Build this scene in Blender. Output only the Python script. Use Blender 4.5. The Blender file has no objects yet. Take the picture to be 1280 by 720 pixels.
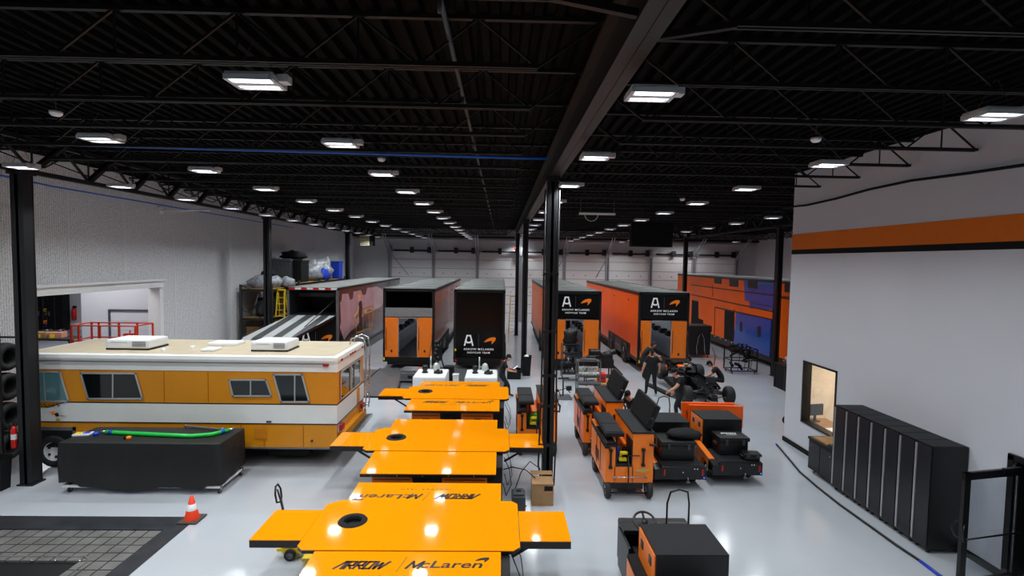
import bpy, bmesh, math, random
from math import sin, cos, pi, radians, sqrt
from mathutils import Vector, Matrix
random.seed(7)
SC = bpy.context.scene
COL = SC.collection
H = 5.2            # eye height above the workshop floor
FPX = 640.0

# ---------------------------------------------------------------- camera model
def _cammat():
    p, y, r = radians(2.97), radians(-1.2), radians(0.92)
    Ry = Matrix(((cos(y), 0, sin(y)), (0, 1, 0), (-sin(y), 0, cos(y))))
    Rx = Matrix(((1, 0, 0), (0, cos(p), -sin(p)), (0, sin(p), cos(p))))
    Rz = Matrix(((cos(r), -sin(r), 0), (sin(r), cos(r), 0), (0, 0, 1)))
    return Rz @ Rx @ Ry
CM = _cammat()
def ray(px, py):
    d = CM.transposed() @ Vector((px - 640, py - 360, FPX))
    return Vector((d.x, d.z, -d.y))
def onz(px, py, z=0.0):
    d = ray(px, py); t = (z - H) / d.z
    return Vector((d.x * t, d.y * t, z))
def ony(px, py, Y):
    d = ray(px, py); t = Y / d.y
    return Vector((d.x * t, Y, H + d.z * t))
def onx(px, py, X):
    d = ray(px, py); t = X / d.x
    return Vector((X, d.y * t, H + d.z * t))

# ---------------------------------------------------------------- materials
def lin(c):
    return tuple((v / 12.92 if v <= 0.04045 else ((v + 0.055) / 1.055) ** 2.4) for v in [k / 255 for k in c])
_M = {}
def mat(name, rgb, rough=0.5, metal=0.0, noise=0.0, nscale=8.0, bump=0.0, bscale=40.0, emit=0.0, coat=0.0, alpha=1.0, trans=0.0, spec=0.5):
    if name in _M: return _M[name]
    m = bpy.data.materials.new(name); m.use_nodes = True
    nt = m.node_tree; b = nt.nodes['Principled BSDF']
    c = lin(rgb)
    b.inputs['Base Color'].default_value = (*c, 1)
    b.inputs['Roughness'].default_value = rough
    b.inputs['Metallic'].default_value = metal
    b.inputs['Coat Weight'].default_value = coat
    b.inputs['Coat Roughness'].default_value = 0.05
    b.inputs['Specular IOR Level'].default_value = spec
    b.inputs['Transmission Weight'].default_value = trans
    b.inputs['Alpha'].default_value = alpha
    if emit:
        b.inputs['Emission Color'].default_value = (*c, 1)
        b.inputs['Emission Strength'].default_value = emit
    tc = nt.nodes.new('ShaderNodeTexCoord')
    if noise:
        n = nt.nodes.new('ShaderNodeTexNoise'); n.inputs['Scale'].default_value = nscale; n.inputs['Detail'].default_value = 4
        nt.links.new(tc.outputs['Object'], n.inputs['Vector'])
        r = nt.nodes.new('ShaderNodeValToRGB')
        r.color_ramp.elements[0].position = 0.3; r.color_ramp.elements[1].position = 0.7
        r.color_ramp.elements[0].color = (*[v * (1 - noise) for v in c], 1)
        r.color_ramp.elements[1].color = (*[min(1, v * (1 + noise)) for v in c], 1)
        nt.links.new(n.outputs['Fac'], r.inputs['Fac']); nt.links.new(r.outputs['Color'], b.inputs['Base Color'])
    if bump:
        n = nt.nodes.new('ShaderNodeTexNoise'); n.inputs['Scale'].default_value = bscale; n.inputs['Detail'].default_value = 3
        nt.links.new(tc.outputs['Object'], n.inputs['Vector'])
        bp = nt.nodes.new('ShaderNodeBump'); bp.inputs['Strength'].default_value = bump; bp.inputs['Distance'].default_value = 0.02
        nt.links.new(n.outputs['Fac'], bp.inputs['Height']); nt.links.new(bp.outputs['Normal'], b.inputs['Normal'])
    _M[name] = m
    return m

ORANGE = mat('papaya gloss paint', (255, 150, 8), 0.06, noise=0.02, nscale=1.2, coat=0.0)
ORANGE_C = mat('orange cart paint', (250, 126, 28), 0.35, noise=0.04, nscale=3)
ORANGE_T = mat('orange trailer wrap', (236, 100, 6), 0.34, noise=0.06, nscale=0.8, coat=0.0, spec=0.25)
ORANGE_R = mat('orange red paint', (250, 98, 20), 0.35, noise=0.04)
BLUE_T = mat('blue trailer wrap', (12, 74, 170), 0.22, noise=0.06, nscale=0.8, coat=0.4)
BLACK = mat('black painted metal', (13, 13, 15), 0.4, noise=0.15, nscale=4)
BLACKM = mat('matte black', (15, 15, 17), 0.75, noise=0.2, nscale=6, spec=0.3)
BLACKG = mat('gloss black wrap', (8, 8, 10), 0.22, coat=0.0, spec=0.3, noise=0.1)
DECKB = mat('black deck mat', (25, 26, 30), 0.6, noise=0.15, nscale=10, bump=0.15, bscale=120, spec=0.3)
DRAPE = mat('black vinyl drape', (18, 18, 20), 0.55, noise=0.25, nscale=2, bump=0.5, bscale=5)
RUBBER = mat('black rubber', (30, 30, 32), 0.7, noise=0.15, nscale=12, bump=0.2, bscale=60)
STEELB = mat('black structural steel', (19, 20, 24), 0.5, noise=0.15, nscale=2)
ROOFB = mat('dark roof steel', (3, 3, 3), 0.7, noise=0.2, nscale=3, spec=0.06)
JOISTLIT = mat('lit joist steel', (20, 20, 21), 0.5, noise=0.2, nscale=3, spec=0.3)  # lighter than the deck: light on the bottom chords painted into the colour
GREYM = mat('grey metal', (120, 122, 126), 0.4, 0.6, noise=0.1)
DGREY = mat('dark grey metal', (62, 64, 68), 0.45, 0.3, noise=0.15)
SILVER = mat('bright metal', (200, 202, 206), 0.25, 0.9, noise=0.05)
DIAM = mat('tread plate', (160, 162, 166), 0.35, 0.7, noise=0.15, nscale=20, bump=0.4, bscale=80)
WHITE = mat('white paint', (232, 232, 234), 0.35, noise=0.02)
WHITEP = mat('white plastic', (240, 240, 242), 0.3)
RED = mat('red paint', (205, 28, 22), 0.35, noise=0.05)
REDT = mat('red tail lens', (170, 14, 20), 0.2)
REDL = mat('red lift paint', (214, 60, 34), 0.4, noise=0.06)
YEL = mat('yellow paint', (240, 205, 20), 0.4, noise=0.05)
RVY = mat('camper yellow ochre', (212, 136, 14), 0.38, noise=0.05, nscale=1.5)
RVW = mat('camper white', (228, 228, 226), 0.4, noise=0.03, nscale=2)
RVR = mat('camper roof cream', (190, 174, 148), 0.6, noise=0.06, nscale=3)
GLASSD = mat('dark tinted glass', (14, 20, 21), 0.06, spec=0.8, noise=0.2, nscale=2)
GLASST = mat('teal tinted glass', (84, 128, 134), 0.08, spec=0.8, noise=0.1, nscale=1)
WOOD = mat('plywood', (170, 128, 80), 0.6, noise=0.15, nscale=5)
CARD = mat('cardboard', (158, 122, 84), 0.75, noise=0.08, nscale=6)
GREEN = mat('green hose', (22, 190, 70), 0.35, noise=0.08)
BLUE = mat('blue plastic', (20, 60, 190), 0.4, noise=0.08)
SKIN = mat('skin', (205, 150, 125), 0.5, noise=0.06)
HAIR = mat('dark hair', (32, 24, 20), 0.7, noise=0.3, nscale=30)
CLOTH = mat('black cloth', (16, 17, 20), 0.85, noise=0.25, nscale=14, bump=0.4, bscale=25)
CLOTHT = mat('black trouser cloth', (24, 25, 29), 0.85, noise=0.25, nscale=14, bump=0.4, bscale=25)
SHOE = mat('dark shoe', (22, 22, 24), 0.6, noise=0.1)
LOGOW = mat('white lettering', (235, 235, 235), 0.5, emit=0.15)
LOGOB = mat('black lettering', (14, 12, 10), 0.4)
LOGOO = mat('orange emblem', (250, 128, 20), 0.4, emit=0.1)
LAMP = mat('lamp diffuser', (240, 244, 255), 0.4, emit=9.0)
CONC = mat('grey deck plate', (88, 89, 93), 0.32, noise=0.2, nscale=2.5)
PLAST = mat('clear plastic wrap', (150, 153, 160), 0.25, noise=0.4, nscale=6, bump=0.8, bscale=14)
GREYP = mat('grey bin plastic', (72, 75, 80), 0.5, noise=0.1)

# ---------------------------------------------------------------- mesh builder
class MB:
    def __init__(s): s.bm = bmesh.new(); s.mats = []; s.mi = 0
    def use(s, m):
        if m not in s.mats: s.mats.append(m)
        s.mi = s.mats.index(m); return s
    def _f(s, vs, smooth=False):
        try:
            f = s.bm.faces.new(vs); f.material_index = s.mi; f.smooth = smooth; return f
        except ValueError: return None
    def box(s, x0, x1, y0, y1, z0, z1, M=None, bev=0.0):
        vs = [Vector((x, y, z)) for x in (x0, x1) for y in (y0, y1) for z in (z0, z1)]
        if M: vs = [M @ v for v in vs]
        v = [s.bm.verts.new(c) for c in vs]
        fs = [s._f([v[i] for i in q]) for q in ((0, 1, 3, 2), (4, 6, 7, 5), (0, 4, 5, 1), (2, 3, 7, 6), (0, 2, 6, 4), (1, 5, 7, 3))]
        if bev:
            es = list({e for f in fs for e in f.edges})
            r = bmesh.ops.bevel(s.bm, geom=es, offset=bev, segments=2, affect='EDGES', profile=0.6)
            for f in r['faces']: f.material_index = s.mi
        return s
    def cbox(s, c, sz, M=None, bev=0.0):
        return s.box(c[0]-sz[0]/2, c[0]+sz[0]/2, c[1]-sz[1]/2, c[1]+sz[1]/2, c[2]-sz[2]/2, c[2]+sz[2]/2, M, bev)
    def frame_at(s, a, b):
        a = Vector(a); b = Vector(b); d = (b - a)
        L = d.length; d = d.normalized() if L else Vector((0, 0, 1))
        up = Vector((0, 0, 1)) if abs(d.z) < 0.95 else Vector((0, 1, 0))
        x = up.cross(d).normalized(); y = d.cross(x)
        return a, b, d, x, y
    def tube(s, a, b, r0, r1=None, n=8, caps=True):
        r1 = r0 if r1 is None else r1
        a, b, d, x, y = s.frame_at(a, b)
        A = [s.bm.verts.new(a + x*(r0*cos(2*pi*i/n)) + y*(r0*sin(2*pi*i/n))) for i in range(n)]
        B = [s.bm.verts.new(b + x*(r1*cos(2*pi*i/n)) + y*(r1*sin(2*pi*i/n))) for i in range(n)]
        for i in range(n): s._f([A[i], A[(i+1) % n], B[(i+1) % n], B[i]], n > 6)
        if caps: s._f(list(reversed(A))); s._f(B)
        return s
    def bar(s, a, b, w, h=None):
        h = w if h is None else h
        a, b, d, x, y = s.frame_at(a, b)
        A = [s.bm.verts.new(a + x*(w/2*i) + y*(h/2*j)) for i, j in ((-1, -1), (1, -1), (1, 1), (-1, 1))]
        B = [s.bm.verts.new(b + x*(w/2*i) + y*(h/2*j)) for i, j in ((-1, -1), (1, -1), (1, 1), (-1, 1))]
        for i in range(4): s._f([A[i], A[(i+1) % 4], B[(i+1) % 4], B[i]])
        s._f(list(reversed(A))); s._f(B)
        return s
    def path(s, pts, r, n=6, closed=False):
        P = [Vector(p) for p in pts]; rings = []
        N = len(P)
        for i, p in enumerate(P):
            if closed: d = P[(i+1) % N] - P[i-1]
            else: d = P[min(i+1, N-1)] - P[max(i-1, 0)]
            d.normalize()
            up = Vector((0, 0, 1)) if abs(d.z) < 0.9 else Vector((0, 1, 0))
            if rings and 'lx' in s.__dict__:
                x = (s.lx - d * s.lx.dot(d)).normalized()
            else: x = up.cross(d).normalized()
            s.lx = x; y = d.cross(x)
            rings.append([s.bm.verts.new(p + x*(r*cos(2*pi*k/n)) + y*(r*sin(2*pi*k/n))) for k in range(n)])
        for i in range(N - (0 if closed else 1)):
            A, B = rings[i], rings[(i+1) % N]
            for k in range(n): s._f([A[k], A[(k+1) % n], B[(k+1) % n], B[k]], True)
        if not closed: s._f(list(reversed(rings[0]))); s._f(rings[-1])
        del s.lx
        return s
    def lathe(s, prof, M=None, n=20, smooth=True):
        M = M or Matrix.Identity(4); rings = []
        for r, z in prof:
            if r < 1e-5: rings.append([s.bm.verts.new(M @ Vector((0, 0, z)))])
            else: rings.append([s.bm.verts.new(M @ Vector((r*cos(2*pi*k/n), r*sin(2*pi*k/n), z))) for k in range(n)])
        for A, B in zip(rings, rings[1:]):
            for k in range(n):
                if len(A) == 1 and len(B) == 1: continue
                if len(A) == 1: s._f([A[0], B[k], B[(k+1) % n]], smooth)
                elif len(B) == 1: s._f([A[k], A[(k+1) % n], B[0]], smooth)
                else: s._f([A[k], A[(k+1) % n], B[(k+1) % n], B[k]], smooth)
        return s
    def ball(s, c, r, n=14, m=8, sc=(1, 1, 1), M=None):
        prof = [(sin(pi*i/m), -cos(pi*i/m)) for i in range(m+1)]
        T = Matrix.Translation(c) @ (M.to_4x4() if M else Matrix.Identity(4)) @ Matrix.Diagonal((r*sc[0], r*sc[1], r*sc[2], 1))
        return s.lathe([(a if a > 1e-4 else 0, b) for a, b in prof], T, n)
    def prism(s, pts, M, t0, t1):
        """polygon pts (u,v) in the local XY of M, extruded local z t0..t1"""
        A = [s.bm.verts.new(M @ Vector((u, v, t0))) for u, v in pts]
        B = [s.bm.verts.new(M @ Vector((u, v, t1))) for u, v in pts]
        n = len(pts)
        for i in range(n): s._f([A[i], A[(i+1) % n], B[(i+1) % n], B[i]])
        s._f(list(reversed(A))); s._f(B)
        return s
    def holed(s, outer, hole, z0, z1):
        vo = [s.bm.verts.new((x, y, z1)) for x, y in outer]; vh = [s.bm.verts.new((x, y, z1)) for x, y in hole]
        es = [s.bm.edges.new((vo[i], vo[(i+1) % len(vo)])) for i in range(len(vo))] + [s.bm.edges.new((vh[i], vh[(i+1) % len(vh)])) for i in range(len(vh))]
        r = bmesh.ops.triangle_fill(s.bm, use_beauty=True, use_dissolve=False, edges=es, normal=(0, 0, 1))
        fs = [g for g in r['geom'] if isinstance(g, bmesh.types.BMFace)]
        for f in fs: f.material_index = s.mi
        r = bmesh.ops.extrude_face_region(s.bm, geom=fs)
        for g in r['geom']:
            if isinstance(g, bmesh.types.BMVert): g.co.z = z0
            elif isinstance(g, bmesh.types.BMFace): g.material_index = s.mi
        return s
    def quad(s, *c): s._f([s.bm.verts.new(Vector(v)) for v in c]); return s
    def addmesh(s, me, M=None):
        n0 = len(s.bm.faces); v0 = len(s.bm.verts)
        s.bm.from_mesh(me); s.bm.verts.ensure_lookup_table(); s.bm.faces.ensure_lookup_table()
        if M:
            for v in s.bm.verts[v0:]: v.co = M @ v.co
        for f in s.bm.faces[n0:]: f.material_index = s.mi
        return s
    def build(s, name, m=None, parent=None, recalc=True, loc=None, rotz=0.0, label=None):
        if recalc: bmesh.ops.recalc_face_normals(s.bm, faces=s.bm.faces[:])
        me = bpy.data.meshes.new(name); s.bm.to_mesh(me); s.bm.free()
        for k in (s.mats or [m]): me.materials.append(k)
        o = bpy.data.objects.new(name, me); COL.objects.link(o)
        if parent is not None: o.parent = parent
        if loc is not None: o.location = loc
        o.rotation_euler.z = rotz
        if label: o['label'] = label
        return o

def thing(name, label, cat, loc=(0, 0, 0), rotz=0.0, group=None):
    o = bpy.data.objects.new(name, None); COL.objects.link(o); o.empty_display_size = 0.1
    o.location = loc; o.rotation_euler.z = rotz
    o['label'] = label; o['category'] = cat
    if group: o['group'] = group
    return o
def tag(o, label, cat, group=None, kind=None):
    o['label'] = label; o['category'] = cat
    if group: o['group'] = group
    if kind: o['kind'] = kind
    return o
def struct(o, label, cat, group=None): return tag(o, label, cat, group, 'structure')
def dup(o, loc=None, rotz=None, label=None, group=None, parent=None):
    c = o.copy(); COL.objects.link(c)
    if parent is not None: c.parent = parent
    if loc is not None: c.location = loc
    if rotz is not None: c.rotation_euler.z = rotz
    if label: c['label'] = label
    if group: c['group'] = group
    for ch in list(o.children): dup(ch, parent=c)
    return c
def Tr(x, y, z): return Matrix.Translation((x, y, z))
def Rz(a): return Matrix.Rotation(a, 4, 'Z')
def Rx(a): return Matrix.Rotation(a, 4, 'X')
def Ryy(a): return Matrix.Rotation(a, 4, 'Y')
FRONT = Matrix(((1, 0, 0, 0), (0, 0, -1, 0), (0, 1, 0, 0), (0, 0, 0, 1)))   # local xy -> world xz, local z -> -Y (faces the camera)

# ---------------------------------------------------------------- lettering
def text_mesh(txt, size=1.0, xs=1.0, shear=0.0, spacing=1.0, offset=0.0, align='CENTER'):
    c = bpy.data.curves.new('lettering', 'FONT'); c.body = txt; c.size = size; c.shear = shear
    c.space_character = spacing; c.align_x = align; c.align_y = 'CENTER'; c.offset = offset; c.extrude = 0.002
    c.resolution_u = 3
    o = bpy.data.objects.new('tmp', c); COL.objects.link(o)
    bpy.context.view_layer.update()
    me = bpy.data.meshes.new_from_object(o.evaluated_get(bpy.context.evaluated_depsgraph_get()))
    bpy.data.objects.remove(o); bpy.data.curves.remove(c)
    for v in me.vertices: v.co.x *= xs
    return me
def strokes(mb, lines, M, w, t=0.003, sx=1, sy=1, shear=0.0):
    for ln in lines:
        for (a, b) in zip(ln, ln[1:]):
            a = Vector(((a[0] + shear*a[1])*sx, a[1]*sy)); b = Vector(((b[0] + shear*b[1])*sx, b[1]*sy))
            d = (b - a).normalized(); a = a - d*w/2*0.9; b = b + d*w/2*0.9
            n = Vector((-d.y, d.x)) * w/2
            mb.prism([tuple(a+n), tuple(a-n), tuple(b-n), tuple(b+n)], M, 0, t)
A_LOGO = [[(0, 0), (0.16, 0.62), (0.26, 1), (0.62, 1), (0.72, 0.62), (0.88, 0)], [(0.12, 0.45), (0.3, 0.28), (0.58, 0.28), (0.76, 0.45)]]
SWOOSH = [(0, .28), (.2, .62), (.45, .86), (.75, .98), (1.0, .97), (1.08, .8), (1.0, .5), (.82, .2), (.68, 0), (.7, .25), (.72, .46), (.6, .5), (.35, .38), (.15, .3)]
ARROW = [[(0, 0), (.55, 1), (.75, 1), (.75, 0)], [(1.05, 0), (1.05, 1), (1.7, 1), (1.7, .45), (1.3, .45), (1.75, 0)], [(2.05, 0), (2.05, 1), (2.7, 1), (2.7, .45), (2.3, .45), (2.75, 0)],
         [(3.05, 0), (3.05, 1), (3.75, 1), (3.75, 0), (3.05, 0)], [(4.05, 1), (4.2, 0), (4.6, .8), (4.8, 0), (5.25, 1)]]
def trailer_logo(mb, M, s=1.0, letters=True):
    """A | swoosh over two lines of lettering; M maps local xy onto the panel, s = height of the A"""
    mb.use(LOGOW); strokes(mb, A_LOGO, M @ Tr(-1.45*s, 0, 0), 0.15*s, 0.004, s*0.95, s)
    mb.use(GREYM); mb.prism([(-.03*s, -.1*s), (.0*s, -.1*s), (.0*s, 1.15*s), (-.03*s, 1.15*s)], M, 0, .003)
    mb.use(LOGOO); mb.prism([(0.55*s + x*1.15*s, .12*s + y*.75*s) for x, y in SWOOSH], M, 0, .004)
    if letters:
        mb.use(LOGOW)
        mb.addmesh(text_mesh('ARROW McLAREN'.upper(), 0.29*s, 1.1, 0, 1.2, 0.002), M @ Tr(0.0*s, -.42*s, .002))
        mb.addmesh(text_mesh('INDYCAR TEAM', 0.26*s, 1.1, 0, 1.2, 0.002), M @ Tr(0.0*s, -.78*s, .002))
def bench_logo(mb, M, w=2.0, small=True):
    """ARROW | McLaren, total width w, baseline at local y=0"""
    mb.use(LOGOB); k = w / 12.0
    strokes(mb, ARROW, M @ Tr(-w/2, 0, 0), 0.23*k, 0.003, k*0.84, k*1.05, shear=0.5)
    mb.prism([(-.35*k, -.5*k), (-.3*k, -.5*k), (.25*k, 1.8*k), (.2*k, 1.8*k)], M, 0, .003)
    strokes(mb, [[(0, 0), (.35, 1), (.75, .15), (1.45, 1), (1.25, 0)]], M @ Tr(.45*k, .08*k, 0), .24*k, .003, .85*k, 1.0*k, shear=.3)
    mb.addmesh(text_mesh('cLaren', 1.5*k, 1.42, 0.22, 1.0, 0.02*k), M @ Tr(4.4*k, .62*k, 0))
    mb.prism([(6.6*k + x*1.25*k, 1.0*k + y*.8*k) for x, y in SWOOSH], M, 0, .003)
    if small: mb.addmesh(text_mesh('INDYCAR TEAM', .45*k, 1.3, 0, 1.5), M @ Tr(0.2*k, -1.2*k, 0))

# ---------------------------------------------------------------- wheels etc.
def wheel_mb(mb, c, r, w, axis='X', rim=None, tyre=None, hub=True):
    R = {'X': Matrix.Rotation(pi/2, 4, 'Y'), 'Y': Matrix.Rotation(pi/2, 4, 'X')}[axis]
    M = Matrix.Translation(c) @ R
    mb.use(tyre or RUBBER)
    mb.lathe([(r*.58, -w/2), (r*.85, -w/2), (r*.97, -w*.36), (r, -w*.2), (r, w*.2), (r*.97, w*.36), (r*.85, w/2), (r*.58, w/2), (r*.58, -w/2)], M, 22)
    if rim:
        mb.use(rim); mb.lathe([(r*.6, -w*.4), (r*.5, -w*.25), (.0, -w*.2)], M, 16); mb.lathe([(r*.6, w*.4), (r*.5, w*.25), (.0, w*.2)], M, 16)
        mb.use(BLACK)
        for k in range(5):
            a = 2*pi*k/5
            for sg in (-1, 1):
                mb.ball((M @ Vector((r*.36*cos(a), r*.36*sin(a), sg*w*.24))), r*.09, 6, 4)
def caster(parent, x, y, r=0.06, fork=SILVER, name='caster'):
    mb = MB(); mb.use(fork); mb.box(x-.03, x-.022, y-.03, y+.03, r, 2*r+.03); mb.box(x+.022, x+.03, y-.03, y+.03, r, 2*r+.03); mb.box(x-.04, x+.04, y-.04, y+.04, 2*r+.03, 2*r+.045)
    wheel_mb(mb, (x, y, r), r, .035, 'X', fork)
    return mb.build(name, None, parent)
# ================================================================ ROOM
XL, XR, YB = -12.6, 8.5, 44.0
def floor_mat():
    m = bpy.data.materials.new('glossy grey epoxy floor'); m.use_nodes = True; nt = m.node_tree; b = nt.nodes['Principled BSDF']
    tc = nt.nodes.new('ShaderNodeTexCoord')
    n = nt.nodes.new('ShaderNodeTexNoise'); n.inputs['Scale'].default_value = 0.5; n.inputs['Detail'].default_value = 5
    n2 = nt.nodes.new('ShaderNodeTexNoise'); n2.inputs['Scale'].default_value = 3.0; n2.inputs['Detail'].default_value = 4
    r = nt.nodes.new('ShaderNodeValToRGB'); r.color_ramp.elements[0].color = (*lin((166, 170, 178)), 1); r.color_ramp.elements[1].color = (*lin((190, 193, 200)), 1)
    rr = nt.nodes.new('ShaderNodeMapRange'); rr.inputs['To Min'].default_value = 0.07; rr.inputs['To Max'].default_value = 0.2
    nt.links.new(tc.outputs['Object'], n.inputs['Vector']); nt.links.new(tc.outputs['Object'], n2.inputs['Vector'])
    nt.links.new(n.outputs['Fac'], r.inputs['Fac']); nt.links.new(r.outputs['Color'], b.inputs['Base Color'])
    nt.links.new(n2.outputs['Fac'], rr.inputs['Value']); nt.links.new(rr.outputs['Result'], b.inputs['Roughness'])
    b.inputs['Specular IOR Level'].default_value = 0.5
    return m
def rough_wall_mat():
    m = bpy.data.materials.new('ribbed speckled precast wall'); m.use_nodes = True; nt = m.node_tree; b = nt.nodes['Principled BSDF']
    tc = nt.nodes.new('ShaderNodeTexCoord'); mp = nt.nodes.new('ShaderNodeMapping'); mp.inputs['Scale'].default_value = (1, 26, 14)
    nt.links.new(tc.outputs['Object'], mp.inputs['Vector'])
    n = nt.nodes.new('ShaderNodeTexNoise'); n.inputs['Scale'].default_value = 1.6; n.inputs['Detail'].default_value = 2
    nt.links.new(mp.outputs['Vector'], n.inputs['Vector'])
    w = nt.nodes.new('ShaderNodeTexWave'); w.bands_direction = 'Y'; w.inputs['Scale'].default_value = 4.5; w.inputs['Distortion'].default_value = 1.5
    nt.links.new(tc.outputs['Object'], w.inputs['Vector'])
    mx = nt.nodes.new('ShaderNodeMath'); mx.operation = 'MULTIPLY_ADD'; mx.inputs[1].default_value = 0.2
    nt.links.new(w.outputs['Fac'], mx.inputs[0]); nt.links.new(n.outputs['Fac'], mx.inputs[2])
    r = nt.nodes.new('ShaderNodeValToRGB'); r.color_ramp.elements[0].position = .5; r.color_ramp.elements[1].position = .66
    r.color_ramp.elements[0].color = (*lin((186, 186, 190)), 1); r.color_ramp.elements[1].color = (*lin((228, 228, 232)), 1)
    nt.links.new(mx.outputs[0], r.inputs['Fac']); nt.links.new(r.outputs['Color'], b.inputs['Base Color'])
    bp = nt.nodes.new('ShaderNodeBump'); bp.inputs['Strength'].default_value = .5; bp.inputs['Distance'].default_value = .04
    nt.links.new(mx.outputs[0], bp.inputs['Height']); nt.links.new(bp.outputs['Normal'], b.inputs['Normal'])
    b.inputs['Roughness'].default_value = .8
    return m
FLOORM = floor_mat(); ROUGHW = rough_wall_mat()
WALLW = mat('smooth white wall paint', (212, 212, 220), 0.6, noise=0.015, nscale=1)
WALLB = mat('back wall white panel', (205, 207, 212), 0.5, noise=0.04, nscale=1.5)
WALLC = mat('cream office wall', (236, 222, 200), 0.7, noise=0.02)
STRIPO = mat('orange wall stripe', (236, 120, 10), 0.5, noise=0.03)

# floor with a rectangular inspection grate set in it
GX0, GX1, GY0, GY1 = -16.0, -5.98, 5.6, 10.1
mb = MB()
mb.box(-40, 24, -6, 50, -0.3, -0.06)
for q in ((-40, GX0, -6, 50), (GX1, 24, -6, 50), (GX0, GX1, -6, GY0), (GX0, GX1, GY1, 50)):
    mb.box(q[0], q[1], q[2], q[3], -0.06, 0.0)
struct(mb.build('floor', FLOORM), 'glossy pale grey epoxy workshop floor', 'floor')

# ceiling: corrugated roof deck, ribs along Y
mb = MB(); x = -13.6; prof = []
while x < 22: prof += [(x, 7.95), (x+.09, 7.95), (x+.12, 7.86), (x+.21, 7.86)]; x += .24
for (a, b) in zip(prof, prof[1:]): mb.quad((a[0], -5, a[1]), (b[0], -5, b[1]), (b[0], 46, b[1]), (a[0], 46, a[1]))
struct(mb.build('ceiling', ROOFB), 'black corrugated steel roof deck', 'ceiling')

# left wall with dock opening (Y 12.6..19.1, z<4.05)
OY0, OY1, OZ = 13.6, 19.1, 4.05
mb = MB()
mb.box(XL-.4, XL, -5, OY0, 0, 8); mb.box(XL-.4, XL, OY1, YB, 0, 8); mb.box(XL-.4, XL, OY0, OY1, OZ+.28, 8)
struct(mb.build('wall_left', ROUGHW), 'tall white rough precast wall on the left with scallops of light', 'wall')
mb = MB(); mb.box(XL-.42, XL+.1, OY0-.1, OY1+.1, OZ, OZ+.28); mb.box(XL-.41, XL+.03, OY1-.02, OY1+.18, 0, OZ); mb.box(XL-.42, XL+.18, OY0-.1, OY1+.15, OZ+.24, OZ+.3)
struct(mb.build('trim_1', WHITE), 'white steel lintel and jamb around the opening in the left wall', 'trim')
SEAM = mat('white wall joint', (214, 214, 218), .6)
for i, yy in enumerate((7.0, 15.2, 17.4, 20.0, 24.1, 27.0, 31.0, 35.0, 40)):
    z0 = OZ+.3 if OY0 < yy < OY1 else 0
    struct(MB().box(XL, XL+.012, yy-.05, yy+.05, z0, 8).build('trim_%d' % (i+2), SEAM), 'smooth vertical joint strip on the rough left wall', 'trim', 'joints in the left wall')
# side room seen through the opening
mb = MB(); mb.box(-15.85, XL-.4, 19.6, 19.9, 0, 6)
struct(mb.build('wall_side', WALLW), 'white wall facing the dock opening behind the red lift', 'wall')
mb = MB(); a = ony(139, 388, 19.6); b = ony(190, 388, 19.6)
mb.box(a.x, b.x, 19.5, 19.6, .3, a.z); mb.use(WHITE)
mb = MB(); mb.use(GREYP); mb.box(a.x-.05, a.x, 19.5, 19.6, 0, a.z+.05); mb.box(a.x, b.x, 19.5, 19.6, a.z, a.z+.05); mb.use(WALLW); mb.box(a.x, b.x, 19.56, 19.6, 0, a.z)
for k in range(9): mb.box(a.x, b.x, 19.55, 19.565, k*.34, k*.34+.02)
struct(mb.build('door_1', None), 'white recessed roll-up door behind the red lift rails', 'door')
mb = MB(); mb.box(-40, -16.4, 36, 36.3, 0, 6)
struct(mb.build('wall_far_side', WALLW), 'far white wall of the side room beyond the dock opening', 'wall')
mb = MB(); mb.box(-40, XL-.4, 12, 36.3, 5.6, 5.8)
struct(mb.build('ceiling_side', WHITE), 'ceiling of the side room beyond the dock opening', 'ceiling')
mb = MB(); mb.box(-40.2, -40, 8, 36.3, 0, 6); 
struct(mb.build('wall_side_end', WALLW), 'end wall of the side room', 'wall')

# right room box with striped wall
mb = MB(); WY0, WY1 = 12.6, 14.05; WZ0, WZ1 = .83, 2.57
mb.box(XR, XR+.2, WY1, 14.88, 0, 7.9); mb.box(XR, XR+.2, 8.15, WY0, 0, 7.9); mb.box(XR, XR+.2, WY0, WY1, 0, WZ0); mb.box(XR, XR+.2, WY0, WY1, WZ1, 7.9)
mb.box(XR, XR+.2, -5, 8.15, 2.1, 7.9); mb.box(XR, XR+.2, -5, 6.4, 0, 2.1); mb.box(XR+.2, 24, 14.68, 14.88, 0, 7.9)
struct(mb.build('wall_right', WALLW), 'smooth white wall on the right with orange and black stripe', 'wall')
za, zb = onx(1100, 0, XR), 0
def wz(px, py): return onx(px, py, XR).z
s0, s1, s2 = wz(1137, (291.3+268)/2), wz(1137, 306.6), wz(1137, 314.6)
struct(MB().box(XR-.006, XR, -5, 14.88, s1, s0).build('trim_20', STRIPO), 'wide orange stripe painted along the right wall', 'trim')
struct(MB().box(XR-.007, XR, -5, 14.88, s2, s1).build('trim_21', BLACKM), 'thin black stripe under the orange stripe on the right wall', 'trim')
struct(MB().box(XR-.03, XR, 8.2, 14.9, 0, .13).build('baseboard_right', BLACKM), 'black baseboard at the foot of the right wall', 'baseboard')
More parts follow.
